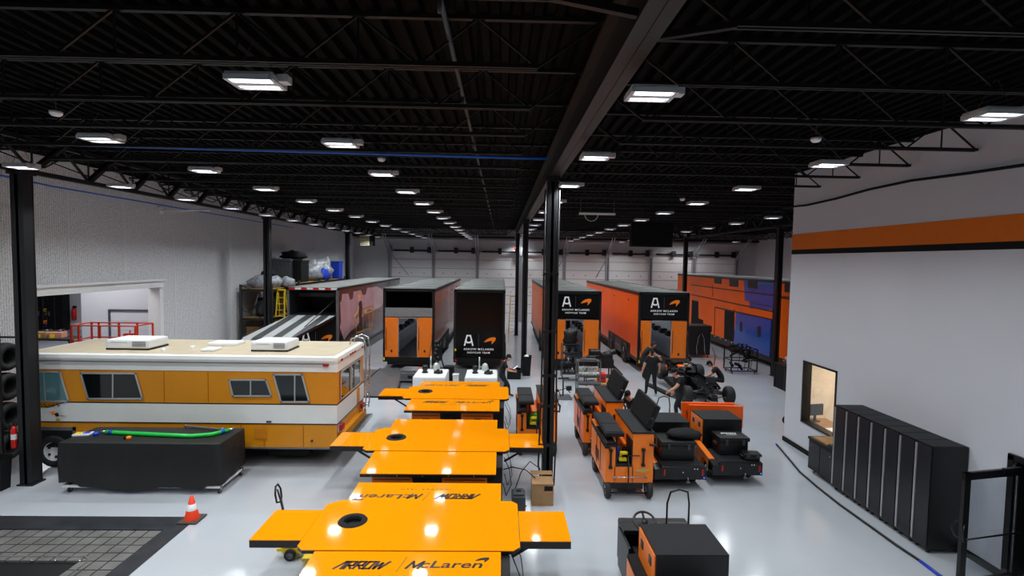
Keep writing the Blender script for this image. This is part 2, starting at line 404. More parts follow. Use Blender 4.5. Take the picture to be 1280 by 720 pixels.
# office window
w = thing('window_1', 'black framed office window in the right wall with a lit room behind', 'window', (0, 0, 0)); w['kind'] = 'structure'
mb = MB()
for q in ((WY0, WY1, WZ0, WZ0+.05), (WY0, WY1, WZ1-.05, WZ1), (WY0, WY0+.05, WZ0, WZ1), (WY1-.05, WY1, WZ0, WZ1)): mb.box(XR-.02, XR+.22, q[0], q[1], q[2], q[3])
mb.build('window_frame', BLACK, w)
GL = mat('clear window glass', (255, 255, 255), 0.02, trans=1.0)
MB().box(XR+.1, XR+.106, WY0+.05, WY1-.05, WZ0+.05, WZ1-.05).build('window_pane', GL, w)
mb = MB(); mb.box(XR+3, XR+3.1, 10.5, 14.65, 0, 3); mb.box(XR+.2, XR+3, 14.62, 14.68, 0, 3); mb.box(XR+.2, XR+3, 10.5, 10.6, 0, 3); mb.box(XR+.21, XR+3, 10.6, 14.65, 2.9, 3)
struct(mb.build('wall_office', WALLC), 'cream walls of the small office behind the window', 'wall')
d = thing('office_desk', 'office desk inside the lit room behind the window', 'desk', (XR+1.3, 14.1, 0))
MB().box(-.95, -.25, -1.3, .5, .72, .76).build('desk_top', WOOD, d)
for sx in (-.92, -.33):
    MB().box(sx, sx+.05, -1.25, .45, 0, .72).build('leg', DGREY, d)
o = MB(); o.box(-.25, .25, -.03, .02, .18, .5); o.box(-.03, .03, -.02, .02, .02, .2); o.box(-.12, .12, -.08, .08, 0, .02)
tag(o.build('monitor', BLACK, None, loc=(XR+.55, 14.3, .76), rotz=.2), 'black monitor on the office desk behind the window', 'monitor')
o = MB(); o.use(BLACKM); o.box(-.25, .25, -.25, .25, .42, .5, None, .03); o.box(-.24, .24, .2, .26, .5, 1.05, None, .02); o.tube((0, 0, .08), (0, 0, .42), .03)
for k in range(5): o.bar((0, 0, .08), (.28*cos(k*1.257), .28*sin(k*1.257), .04), .04)
tag(o.build('office_chair', None, None, loc=(XR+1.45, 13.6, 0), rotz=-1.6), 'dark office chair inside the lit room behind the window', 'chair')
for k, (dx, dy, mm, nm) in enumerate(((-.35, -.1, WHITEP, 'loose white papers lying on the desk behind the window'), (.35, -.2, CARD, 'brown box sitting on the desk behind the window'))):
    o = MB(); hh = .02 if k == 0 else .2
    o.box(-.16, .16, -.13, .13, 0, hh, None, .004)
    if k == 0: o.box(-.2, .05, -.2, 0, .02, .03)
    else: o.box(-.17, .17, -.14, .14, hh-.05, hh)
    tag(o.build('paper_stack' if k == 0 else 'storage_box', mm, None, loc=(XR+.65+dx*.4, 13.75+dy*2.4, .76), rotz=.3*k+.2), nm, 'papers' if k == 0 else 'box')

# glazed door lower right, open
DH = 2.02
t = thing('door_2', 'open black framed glass door standing out from the right wall', 'door', (8.46, 7.93, 0), .2); t['kind'] = 'structure'
mb = MB(); X0 = -1.22
mb.box(X0, X0+.12, -.025, .025, .01, DH); mb.box(-.12, 0, -.025, .025, .01, DH); mb.box(X0, 0, -.025, .025, DH-.12, DH); mb.box(X0, 0, -.025, .025, .01, .28)
mb.build('door_frame', BLACK, t)
MB().box(X0+.12, -.12, -.006, .006, .28, DH-.12).build('glass_pane', mat('slightly grey glass', (225, 230, 235), .02, trans=1.0), t)
mb = MB(); mb.tube((X0+.03, -.07, .98), (-.06, -.07, .98), .014); mb.bar((X0+.05, -.02, .98), (X0+.05, -.07, .98), .03); mb.bar((-.06, -.02, .98), (-.06, -.07, .98), .03)
mb.build('push_bar', BLACK, t)
mb = MB(); mb.path([(X0+.04, .03, 1.2), (X0+.04, .1, 1.2), (X0-.03, .12, 1.1), (X0+.04, .1, .95), (X0+.04, .03, .95)], .014); mb.path([(X0+.04, -.03, 1.2), (X0-.04, -.08, 1.2), (X0-.06, -.08, 1.1), (X0-.04, -.08, .95), (X0+.04, -.03, .95)], .014)
mb.build('pull_handle', BLACK, t)
mb = MB(); mb.box(-.45, -.1, -.05, .0, DH-.06, DH+.02); mb.bar((-.3, -.04, DH), (.05, .12, DH+.03), .03)
mb.build('door_closer', BLACK, t)
mb = MB(); mb.box(XR-.05, XR+.25, 8.08, 8.18, 0, 2.14); mb.box(XR-.05, XR+.25, 6.4, 8.18, 2.06, 2.16); mb.box(XR-.05, XR+.25, 6.35, 6.45, 0, 2.14)
struct(mb.build('trim_22', BLACK), 'black door casing in the right wall', 'trim')
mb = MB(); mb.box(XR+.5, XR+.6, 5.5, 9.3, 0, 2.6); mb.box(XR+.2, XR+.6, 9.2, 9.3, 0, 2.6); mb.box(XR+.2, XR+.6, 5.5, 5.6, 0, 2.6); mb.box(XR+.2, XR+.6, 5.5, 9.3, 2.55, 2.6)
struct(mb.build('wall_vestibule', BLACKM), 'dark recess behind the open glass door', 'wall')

# back wall of sectional doors
mb = MB(); mb.box(XL-.4, 24, YB, YB+.3, 0, 8)
struct(mb.build('wall_back', WALLB), 'white back wall behind the trailers', 'wall')
mb = MB(); mb.box(22, 22.3, 15, YB, 0, 8)
struct(mb.build('wall_far_right', WALLW), 'white far right wall beyond the blue and orange trailer', 'wall')
P0, PS, NP = ony(487, 330, YB-.25).x, 3.72, 8
GSEAM = mat('panel joint grey', (150, 152, 158), .6)
POST = mat('galvanised post', (168, 170, 176), .45, .3, noise=.08)
for k in range(NP):
    x0 = P0 + PS*k + .12; x1 = x0 + PS - .24
    dd = MB(); dd.use(WHITE); dd.box(x0, x1, YB-.1, YB-.01, 0, 5.9)
    dd.use(GSEAM)
    for j in range(1, 8): dd.box(x0, x1, YB-.115, YB-.1, .75*j, .75*j+.035)
    dd.use(BLACKM)
    for xx in (x0+.7, (x0+x1)/2, x1-.7):
        for j in (3, 5): dd.box(xx-.03, xx+.03, YB-.14, YB-.1, .75*j+.3, .75*j+.38)
    struct(dd.build('door_%d' % (10+k), None), 'white sectional dock door in the back wall', 'door', 'dock doors in the back wall')
for k in range(NP+1):
    x = P0 + PS*k
    pp = MB(); pp.box(x-.14, x-.06, YB-.3, YB-.02, 0, 6.4); pp.box(x+.06, x+.14, YB-.3, YB-.02, 0, 6.4); pp.box(x-.14, x+.14, YB-.12, YB-.05, 0, 6.4)
    pp.box(x-.2, x+.2, YB-.35, YB-.1, 5.7, 6.1)
    pp.bar((x-.1, YB-.4, 5.9), (x-.1, YB-2.6, 7.3), .05); pp.bar((x+.1, YB-.4, 5.9), (x+.1, YB-2.6, 7.3), .05)
    if k in (0, 4, 5): pp.bar((x+.05, YB-.4, 5.8), (x+(1.6 if k == 0 else -1.0), YB-.2, 3.9), .07)
    struct(pp.build('door_track_post', POST), 'grey steel post between the dock doors', 'post', 'door posts along the back wall')
for k in range(NP):
    x0 = P0 + PS*k
    pp = MB(); pp.tube((x0+.4, YB-.35, 6.0), (x0+PS-.4, YB-.35, 6.0), .07, n=8); pp.tube((x0+.1, YB-.35, 6.0), (x0+PS-.1, YB-.35, 6.0), .025, n=6)
    for xx in (x0+PS/2-.1, x0+PS-.5): pp.box(xx, xx+.3, YB-.5, YB-.25, 5.8, 6.3)
    tag(pp.build('door_spring', BLACK), 'black torsion spring and shaft above a dock door', 'door spring', 'springs above the dock doors')
struct(MB().box(XL, 22, YB-.2, YB-.04, 6.85, 7.0).build('trim_30', WALLB), 'pale beam along the top of the back wall', 'trim')
struct(MB().box(XL, 22, YB-.5, YB-.3, 7.12, 7.3).build('trim_31', STEELB), 'black header along the top of the back wall', 'trim')
struct(MB().box(ony(950, 322, YB).x, 22, YB-.16, YB-.1, 5.35, 5.8).build('trim_32', STRIPO), 'orange stripe on the back wall at far right', 'trim')
struct(MB().box(ony(950, 322, YB).x, 22, YB-.17, YB-.1, 5.2, 5.35).build('trim_33', BLACKM), 'black stripe on the back wall at far right', 'trim')
a = ony(979, 318, YB-.2); b = ony(989, 339, YB-.2)
mb = MB(); mb.use(BLACK); mb.box(a.x, b.x, YB-.2, YB-.15, b.z, a.z); mb.use(mat('bluish pane', (110, 130, 170), .2, emit=.4)); mb.box(a.x+.1, b.x-.1, YB-.21, YB-.19, b.z+.15, a.z-.1)
struct(mb.build('window_2', None), 'small tall black framed window high in the back wall', 'window')
for k, px in enumerate((952, 957, 963, 968)):
    x = ony(px, 330, YB-.3).x
    tag(MB().tube((x, YB-.3, 0), (x, YB-.3, 6.6), .05).build('conduit', POST), 'grey vertical pipe on the back wall at far right', 'pipe', 'pipes on the back wall')

# columns
for k, (x, y) in enumerate([(-10.6, 11.6), (-10.72, 23.7), (-10.72, 35.9), (1.14, 11.8), (1.1, 23.8), (1.1, 35.9), (12.95, 23.7), (12.95, 35.9)]):
    top = 7.05 if x < 0 or x > 5 else 7.15
    mb = MB(); w = .135 if x < -5 else .125
    mb.box(x-w, x+w, y-w, y-w+.03, 0, top); mb.box(x-w, x+w, y+w-.03, y+w, 0, top); mb.box(x-.03, x+.03, y-w, y+w, 0, top); mb.box(x-w*.95, x+w*.95, y-w*.8, y+w*.8, 0, top)
    mb.box(x-w*1.3, x+w*1.3, y-w*1.3, y+w*1.3, 0, .03); mb.box(x-w*1.3, x+w*1.3, y-w*1.3, y+w*1.3, top-.12, top)
    lab = ['black steel column at far left beside the camper', 'black steel column in front of the loaded racks', 'black steel column at the back of the left wall',
           'black steel column in the centre with cables and a cardboard box at its foot', 'black steel column in the centre behind the first one', 'black steel column in the centre furthest back',
           'black steel column in front of the blue and orange trailer', 'black steel column at the back right behind the orange trailer'][k]
    struct(mb.build('steel_column', STEELB), lab, 'column')
# centre beam (I section)
x = 1.2
mb = MB(); mb.box(x-.14, x-.012, -4, YB-.3, 7.15, 7.18); mb.box(x+.012, x+.14, -4, YB-.3, 7.15, 7.18); mb.box(x-.012, x+.012, -4, YB-.3, 7.16, 7.8); mb.box(x-.14, x+.14, -4, YB-.3, 7.75, 7.8)
mb.box(x-.14, x+.14, -4, YB-.3, 7.17, 7.19)
struct(mb.build('roof_beam', mat('beam steel', (30, 28, 27), .45, noise=.12, nscale=2)), 'heavy steel roof beam running over the centre columns', 'beam')
# left & right girder trusses along Y
def girder(x, y0, y1, label):
    mb = MB(); mb.bar((x, y0, 7.05), (x, y1, 7.05), .13, .1); mb.bar((x, y0, 7.78), (x, y1, 7.78), .13, .1)
    y = y0 + .4
    while y < y1 - 1.6:
        mb.bar((x, y, 7.75), (x, y+.8, 7.08), .05); mb.bar((x, y+.8, 7.08), (x, y+1.6, 7.75), .13, .1); mb.bar((x, y+.8, 7.08), (x, y+.8, 7.75), .03)
        y += 1.6
    struct(mb.build('roof_truss', STEELB), label, 'truss')
girder(-10.72, -2, YB-.3, 'black open web truss over the left columns')
girder(12.95, 15.0, YB-.3, 'black open web truss over the right columns')
# joists
def joist(x0, x1, y, i, right):
    mb = MB(); e = .7
    zb, zt = 7.32, 7.83
    mb.bar((x0, y, zt), (x1, y, zt), .06, .05)
    ex1 = x1 - (0.05 if right else e); ex0 = x0 + e
    for s in (-1, 1): mb.bar((ex0, y+s*.03, zb), (ex1, y+s*.03, zb), .03, .05)
    mb.bar((x0, y, zt), (ex0, y, zb), .03)
    if not right: mb.bar((x1, y, zt), (ex1, y, zb), .03)
    n = int((ex1-ex0)/1.2); st = (ex1-ex0)/n
    for k in range(n):
        a = ex0 + st*k
        mb.bar((a, y, zb), (a+st/2, y, zt), .025); mb.bar((a+st/2, y, zt), (a+st, y, zb), .025); mb.bar((a+st/2, y, zt), (a+st/2, y, zb), .018)
    if i == 2:
        if right: mb.bar((ex0, y, zb), (x0, y, 7.2), .06)
        else: mb.bar((ex1, y, zb), (x1, y, 7.2), .06)
    return mb
jp = []
for i in range(28):
    y = 1.2 + 1.5*i
    struct(joist(-10.72, 1.06, y, i, False).build('roof_joist', JOISTLIT), 'black open web roof joist over the left bay', 'joist', 'roof joists over the left bay')
    y = 1.6 + 1.5*i
    struct(joist(1.34, XR if y < 14.85 else 12.9, y, i, y < 14.85).build('roof_joist', JOISTLIT), 'black open web roof joist over the right bay', 'joist', 'roof joists over the right bay')
for i in range(19):
    y = 16.6+1.5*i
    if y < YB: struct(joist(13, 22, y, 0, True).build('roof_joist', JOISTLIT), 'black open web roof joist over the far right bay', 'joist', 'roof joists over the far right bay')
for i in range(28):
    y = 1.2+1.5*i
    mb = MB(); mb.bar((XL, y, 7.8), (-10.72, y, 7.8), .06, .05); mb.bar((XL, y, 7.75), (-11.5, y, 7.35), .03); mb.bar((-11.5, y, 7.35), (-10.72, y, 7.75), .03)
    struct(mb.build('roof_joist', JOISTLIT), 'short black joist end between the left truss and wall', 'joist', 'joist ends at the left wall')

# lamps: light grey housing with two bright bars, hanging from wires
proto = thing('ceiling_light', 'rectangular white high-bay light hanging under the black roof', 'light', (0, 0, 0), 0, 'high-bay ceiling lights')
mb = MB(); mb.use(mat('lamp housing', (190, 190, 192), .4, noise=.03)); mb.box(-.23, .23, -.16, .16, .02, .08, None, .015); mb.box(.23, .33, -.06, .06, .02, .09); mb.box(-.2, .2, -.17, -.15, .0, .05); mb.box(-.2, .2, .15, .17, 0, .05); mb.box(-.24, -.2, -.16, .16, 0, .05); mb.box(.2, .24, -.16, .16, 0, .05)
mb.box(-.2, .2, -.04, .04, 0, .03)
mb.build('housing', None, proto)
MB().box(-.18, .18, -.125, -.055, .008, .025).build('diffuser', LAMP, proto); MB().box(-.18, .18, .055, .125, .008, .025).build('diffuser', LAMP, proto)
mb = MB(); mb.tube((-.2, 0, .08), (-.02, 0, .42), .004, n=4); mb.tube((.2, 0, .08), (.02, 0, .42), .004, n=4); mb.build('hanging_wire', BLACK, proto)
spots = []
for x in (-9.6, -6.0, -2.45):
    for k in range(-2, 14): spots.append((x, 5.2+2.66*k))
for x in (1.5, 5.5):
    for k in range(-2, 13): spots.append((x, (5.3 if x < 2 else 5.73)+(3.15 if x < 2 else 2.93)*k))
for k in range(0, 9): spots.append((9.75, 18.4+2.9*k)); 
for k in range(0, 4): spots.append((17.5, 19.5+6.2*k))
ldat = bpy.data.lights.new('bay_light', 'AREA'); ldat.shape = 'RECTANGLE'; ldat.size = .38; ldat.size_y = .26; ldat.energy = 50; ldat.spread = radians(138); ldat.color = (.93, .99, 1)
first = True
for (x, y) in spots:
    z = 6.9
    if first: proto.location = (x, y, z); first = False
    else: dup(proto, (x, y, z))
    lo = bpy.data.objects.new('bay_light_source', ldat); COL.objects.link(lo); lo.location = (x, y, z-.02)
def area(name, loc, rot, sx, sy, e, col=(1, 1, 1), spread=180):
    l = bpy.data.lights.new(name, 'AREA'); l.shape = 'RECTANGLE'; l.size = sx; l.size_y = sy; l.energy = e; l.color = col; l.spread = radians(spread)
    o = bpy.data.objects.new(name, l); COL.objects.link(o); o.location = loc; o.rotation_euler = rot
area('office_lamp', (XR+1.6, 13, 2.85), (0, 0, 0), 1, 1, 60, (1, .93, .82))
area('side_room_lamp', (-20, 27, 5.5), (0, 0, 0), 8, 8, 650)
area('dock_lamp', (-14.8, 17.5, 5.5), (0, 0, 0), 2.4, 1.2, 110)
area('far_right_lamp', (15.5, 42, 6.8), (0, 0, 0), 1.5, .5, 60)

# roof services
for (px, py) in ((70, 141), (477, 199), (1020, 174), (727, 0), (853, 249)):
    if py == 0: continue
    p = onz(px, py, 7.2)
    mb = MB(); mb.use(WHITEP); mb.lathe([(0, -.05), (.05, -.045), (.075, -.02), (.08, .02), (0, .02)], None, 16); mb.use(BLACK); mb.tube((0, 0, .02), (0, 0, .5), .006)
    tag(mb.build('smoke_detector', None, None, loc=p), 'small white round detector hanging under the black roof', 'detector', 'white ceiling detectors')
BLP = mat('blue pipe paint', (20, 90, 190), .4, emit=.05)
tag(MB().tube((-11, 11.3, 7.55), (1.0, 11.3, 7.45), .025).build('blue_pipe', BLP), 'thin blue pipe crossing the left bay under the roof', 'pipe')
tag(MB().path([(-11.9, 6, 7.3), (-12.0, 14, 7.0), (-12.1, 30, 6.95)], .025).build('blue_pipe', BLP), 'thin blue pipe running along the top of the left wall', 'pipe')
mb = MB(); mb.tube((-.6, 0, 7.6), (-.6, 40, 7.6), .03)
for k in range(14): mb.tube((-.6, 2+2.8*k, 7.6), (-.6, 2+2.8*k, 7.45), .02)
tag(mb.build('sprinkler_pipe', DGREY), 'thin sprinkler pipe with heads running along the left bay roof', 'pipe')
mb = MB(); pts = []
for k in range(11): pts.append((8.35, 15.2-k*1.2, 6.93 - .06*sin(k*1.3)))
mb.path(pts, .03)
tag(mb.build('sagging_cable', BLACKM), 'black cable slung along the joist ends on the right wall', 'cable')
a = ony(724, 267, 21); b = ony(769, 266, 21)
mb = MB(); mb.use(WHITEP); mb.box(a.x, b.x, 20.95, 21.05, a.z-.04, a.z+.04); mb.use(GREYM); mb.tube((a.x+.05, 21, a.z), (a.x+.05, 21, 7.8), .01); mb.tube((b.x-.05, 21, a.z), (b.x-.05, 21, 7.8), .01); mb.use(WHITEP)
mb.path([(a.x+.5+.28*(-cos(t)), 21, a.z-.3*sin(t)) for t in [k*pi/8 for k in range(9)]], .012)
tag(mb.build('light_bar', None), 'long white light bar with looped cord hanging under the right roof', 'light bar')
a = ony(790, 277, 27); b = ony(841, 309, 27)
mb = MB(); mb.use(BLACKM); mb.box(a.x, b.x, 27, 27.5, b.z, a.z, None, .03); mb.box(a.x+.2, b.x-.2, 26.95, 27, b.z+.15, a.z-.15)
for xx in (a.x+.2, b.x-.2): mb.tube((xx, 27.2, a.z), (xx, 27.2, 7.8), .02)
tag(mb.build('hanging_unit', None), 'large black box hanging from the roof above the orange trailers', 'ceiling unit')
a = onx(200, 263, XL)
mb = MB(); mb.tube((XL+.02, a.y, a.z), (-10.8, a.y, a.z+.03), .03); mb.box(XL, XL+.06, a.y-.1, a.y+.1, a.z-.12, a.z+.12)
tag(mb.build('jib_arm', WHITEP), 'thin white arm sticking out of the left wall', 'arm')
a = ony(450, 294, 38); b = ony(465, 307, 38)
mb = MB(); mb.use(mat('cream heater', (205, 196, 160), .5)); mb.box(a.x, b.x-.2, 38, 38.7, b.z, a.z, None, .02); mb.use(BLACKM); mb.box(b.x-.2, b.x+.05, 38.02, 38.68, b.z, a.z); mb.tube((a.x+.3, 38.3, a.z), (a.x+.3, 38.3, 7.8), .02)
for k in range(5): mb.box(a.x+.06, b.x-.26, 37.985, 38, b.z+.08+k*.13, b.z+.11+k*.13)
tag(mb.build('unit_heater', None), 'cream box heater hanging in the back left corner', 'heater')
a = ony(645, 310, YB-.5)
mb = MB(); mb.use(BLACK); mb.box(a.x-.16, a.x+.16, YB-.56, YB-.5, a.z-.12, a.z+.12); mb.use(mat('red exit glow', (240, 60, 40), .4, emit=1.2))
mb.addmesh(text_mesh('EXIT', .2, 1.0, 0, 1, .004), Tr(a.x, YB-.565, a.z) @ FRONT)
tag(mb.build('exit_sign', None), 'small red lit sign high on the back wall', 'sign')

# world + camera
wd = bpy.data.worlds.new('World'); SC.world = wd; wd.use_nodes = True
wd.node_tree.nodes['Background'].inputs[0].default_value = (.6, .65, .75, 1); wd.node_tree.nodes['Background'].inputs[1].default_value = 0.05
cd = bpy.data.cameras.new('camera'); cam = bpy.data.objects.new('camera', cd); COL.objects.link(cam)
cd.sensor_width = 36; cd.lens = 36*FPX/1280; cd.clip_start = .05; cd.clip_end = 300
def r2w(v): return Vector((v[0], v[2], -v[1]))
rt, dn, fw = r2w(CM[0]), r2w(CM[1]), r2w(CM[2])
Mw = Matrix((( rt.x, -dn.x, -fw.x, 0), (rt.y, -dn.y, -fw.y, 0), (rt.z, -dn.z, -fw.z, H), (0, 0, 0, 1)))
cam.matrix_world = Mw
SC.camera = cam
SC.view_settings.view_transform = 'Standard'; SC.view_settings.look = 'None'; SC.view_settings.exposure = 0.0
# ================================================================ TRAILERS
TY = 24.3; TZ = 3.82; TB = .55
def stripes_mat():
    m = bpy.data.materials.new('worn grey striped ramp'); m.use_nodes = True; nt = m.node_tree; b = nt.nodes['Principled BSDF']
    tc = nt.nodes.new('ShaderNodeTexCoord'); w = nt.nodes.new('ShaderNodeTexWave'); w.bands_direction = 'X'; w.inputs['Scale'].default_value = .42; w.inputs['Distortion'].default_value = .1; w.inputs['Phase Offset'].default_value = 1.2
    nt.links.new(tc.outputs['Object'], w.inputs['Vector'])
    r = nt.nodes.new('ShaderNodeValToRGB'); r.color_ramp.interpolation = 'CONSTANT'; r.color_ramp.elements[0].color = (*lin((62, 63, 66)), 1); r.color_ramp.elements[1].position = .5; r.color_ramp.elements[1].color = (*lin((176, 178, 180)), 1)
    nt.links.new(w.outputs['Fac'], r.inputs['Fac']); nt.links.new(r.outputs['Color'], b.inputs['Base Color']); b.inputs['Roughness'].default_value = .5
    return m
ROOFG = mat('dull trailer roof', (112, 114, 112), .6, noise=.12, nscale=1.5)
CABIN = mat('trailer interior grey', (150, 152, 156), .4, noise=.06)
LIGHTIN = mat('trailer interior light strip', (235, 240, 255), .4, emit=3.0)
def trailer(cx, label, side_mat, kind, W=2.42, L=15.2, y0=TY, wrap_right=None):
    t = thing('race_trailer', label, 'trailer', (cx, y0, 0))
    h = W/2
    # shell sides
    for s in (-1, 1):
        mb = MB(); mb.use(side_mat); mb.box(s*h-(.05 if s > 0 else 0), s*h+(0 if s > 0 else .05), .12, L, TB, TZ-.06)
        mb.use(BLACK); mb.box(s*h-.02, s*h+.02, .1, L, TZ-.14, TZ-.02); mb.box(s*h-.03, s*h+.03, .1, L, TB-.08, TB+.06)
        mb.use(SILVER)
        for k in range(14): mb.box(s*(h+.021)-.004, s*(h+.021)+.004, .6+k*1.05, .72+k*1.05, TB-.03, TB+.02)
        mb.use(BLACKM); mb.box(s*h-(.06 if s > 0 else 0), s*h+(0 if s > 0 else .06), 4.6, L-2, .16, TB-.05)
        for k in range(4): mb.tube((s*(h+.005), 2.0+3.4*k, TZ-.5), (s*(h+.02), 2.0+3.4*k, TZ-.5), .05, n=10)
        mb.build('side_panel', None, t)
    mb = MB(); mb.use(ROOFG); mb.box(-h+.03, h-.03, .1, L, TZ-.05, TZ); mb.use(GREYM); mb.box(-h, -h+.08, .1, L, TZ-.04, TZ+.03); mb.box(h-.08, h, .1, L, TZ-.04, TZ+.03)
    mb.use(DGREY)
    for k in range(11): mb.box(-h+.1, h-.1, .9+1.3*k, .93+1.3*k, TZ, TZ+.012)
    mb.build('roof', None, t)
    mb = MB(); mb.box(-h+.05, h-.05, .1, L, TB-.12, TB); mb.build('trailer_floor', DECKB, t)
    mb = MB(); mb.box(-h+.05, h-.05, L-.1, L, TB, TZ-.06); mb.build('end_wall', side_mat, t)
    # rear frame
    mb = MB()
    for s in (-1, 1): mb.box(s*(h-.05)-.06, s*(h-.05)+.06, 0, .14, .35, TZ-.02)
    mb.box(-h+.02, h-.02, 0, .14, TZ-.12, TZ+.02); mb.box(-h, h, -.05, .2, .35, TB+.02); mb.box(-h+.2, h-.2, 0, .1, .2, .36)
    mb.build('rear_frame', BLACK, t)
    for s in (-1, 1):
        for k in range(2):
            mb = MB(); wheel_mb(mb, (s*(h-.03), 2.5+3.1*k, .5), .5, .26, 'X', SILVER); mb.build('wheel', None, t)
    for s in (-1, 1):
        mb = MB(); mb.use(BLACK)
        mb.box(s*h-.035, s*h+.035, 1.55, 6.6, 1.04, 1.12); mb.box(s*h-.01, s*h+.012, 1.6, 6.55, .3, 1.05); mb.box(s*h-.035, s*h+.035, 1.5, 1.65, .25, 1.1); mb.box(s*h-.035, s*h+.035, 6.5, 6.62, .25, 1.1)
        mb.use(DGREY); mb.box(s*h-.04, s*h+.04, 3.3, 4.8, .35, .95); mb.use(SILVER); mb.box(s*h-.042, s*h+.042, 3.35, 4.75, .64, .66)
        mb.build('wheel_guard', None, t)
    iw = h - .1
    if kind == 'closed':
        mb = MB(); mb.use(BLACKG); mb.box(-iw, iw, -.02, .05, TB+.04, TZ-.14)
        d = mb.build('tail_door', None, t)
        mb = MB(); trailer_logo(mb, Tr(-.02, -.03, 1.18) @ FRONT, .46); mb.build('emblem', None, d)
        mb = MB(); mb.use(RED)
        for s in (-1, 1): mb.box(s*1.1-.04, s*1.1+.04, -.06, -.04, .4, .5)
        mb.use(YEL); mb.box(-1.16, -1.08, -.03, -.01, .9, 1.0); mb.build('marker_light', None, t)
    elif kind in ('logo', 'open'):
        zt = TZ-.14; zp = 2.55
        if kind == 'logo':
            mb = MB(); mb.use(BLACKG); mb.box(-iw, iw, -.04, .05, zp, zt); d = mb.build('upper_door', None, t)
            mb = MB(); trailer_logo(mb, Tr(-.02, -.045, 3.12) @ FRONT, .42); mb.build('emblem', None, d)
        else:
            mb = MB(); mb.box(-iw, iw, -.03, .08, 2.5, 2.92); mb.build('folded_panel', DIAM, t)
            mb = MB(); mb.box(-iw, iw, 2.5, 2.6, 2.5, zt); mb.box(-iw, iw, .1, 2.6, 2.45, 2.5); mb.box(-iw, -iw+.02, .1, 2.6, 2.5, zt); mb.box(iw-.02, iw, .1, 2.6, 2.5, zt); mb.build('upper_bay', BLACKM, t)
        dl, dr = (-iw, -.5), (.42 if kind == 'open' else .38, iw)
        if cx > 5: dl = (-iw, -.62)
        for a, b in (dl, dr):
            mb = MB(); mb.use(ORANGE_C); mb.box(a, b, -.03, .03, TB+.02, 2.46, None, .01); mb.use(BLACK); mb.box((a+b)/2-.04, (a+b)/2+.04, -.04, -.03, .8, .92)
            mb.tube((a+.06, -.05, .9), (a+.06, -.05, 2.0), .012)
            mb.build('door_leaf', None, t)
        mb = MB(); mb.use(SILVER); a, b = dl[1], dr[0]
        mb.box(a, a+.03, -.02, .02, TB, 2.46); mb.box(b-.03, b, -.02, .02, TB, 2.46); mb.box(a, b, -.02, .02, 2.42, 2.46); mb.build('door_trim', None, t)
        # interior
        mb = MB(); mb.use(CABIN); mb.box(-iw, -iw+.35, .1, 7, TB, 1.5); mb.box(-iw, -iw+.3, .1, 7, 1.9, 2.4); mb.box(iw-.45, iw, .1, 7, TB, 1.5)
        mb.use(WHITE); mb.box(-iw, -iw+.02, .1, 7, TB, 2.45); mb.box(iw-.02, iw, .1, 7, TB, 2.45); mb.box(-iw, iw, 7, 7.05, TB, 2.45); mb.box(-iw, iw, .1, 7, 2.45, 2.48)
        mb.use(SILVER)
        for k in range(8): mb.box(-iw+.35, -iw+.36, .3+k*.8, .9+k*.8, 1.35, 1.38); mb.box(-iw+.35, -iw+.36, .3+k*.8, .9+k*.8, .95, .98)
        mb.use(BLACK)
        for k in range(6): mb.box(-iw+.02, -iw+.3, .4+k*1.1, 1.0+k*1.1, 1.5, 1.62+.07*(k % 3)); mb.box(iw-.4, iw-.05, .5+k*1.1, .9+k*1.1, 1.5, 1.75)
        mb.box(.05, iw-.45, 6.9, 7, TB, 2.3)
        mb.use(LIGHTIN); mb.box(-.1, .1, .5, 6.8, 2.43, 2.45)
        mb.build('interior', None, t)
        mb = MB(); mb.use(YEL); mb.box(-1.18, -1.12, -.07, -.04, .42, .55); mb.use(RED); mb.box(1.05, 1.13, -.07, -.04, .42, .5); mb.build('marker_light', None, t)
        mb = MB(); mb.tube((-iw-.02, -.1, 1.7), (-iw-.02, -.16, 1.0), .02); mb.tube((iw+.02, -.1, 2.0), (iw+.02, -.1, .9), .02); mb.tube((iw+.02, -.1, 1.5), (iw-.1, -.9, .1), .012); mb.build('latch_bar', BLACK, t)
    return t
MURAL = mat('dark glossy mural wrap', (34, 22, 20), .15, noise=.5, nscale=1.2, coat=.5)
MURALP = mat('pink mural print', (178, 142, 152), .2, noise=.12, nscale=1.5, coat=.4)
REFO = mat('reddish orange trailer wrap', (196, 76, 22), .16, noise=.15, nscale=.6, coat=.3)
T2 = trailer(-4.37, 'orange sided trailer with a grey panel above its open orange doors', REFO, 'open')
T3 = trailer(-1.02, 'black backed closed trailer with white and orange emblem low on its door', BLACKG, 'closed')
T4 = trailer(3.58, 'orange trailer with emblem panel over open doors, just right of the centre column', ORANGE_T, 'logo')
T5 = trailer(7.82, 'bright orange trailer with emblem panel, behind the bare race car', ORANGE_T, 'logo')
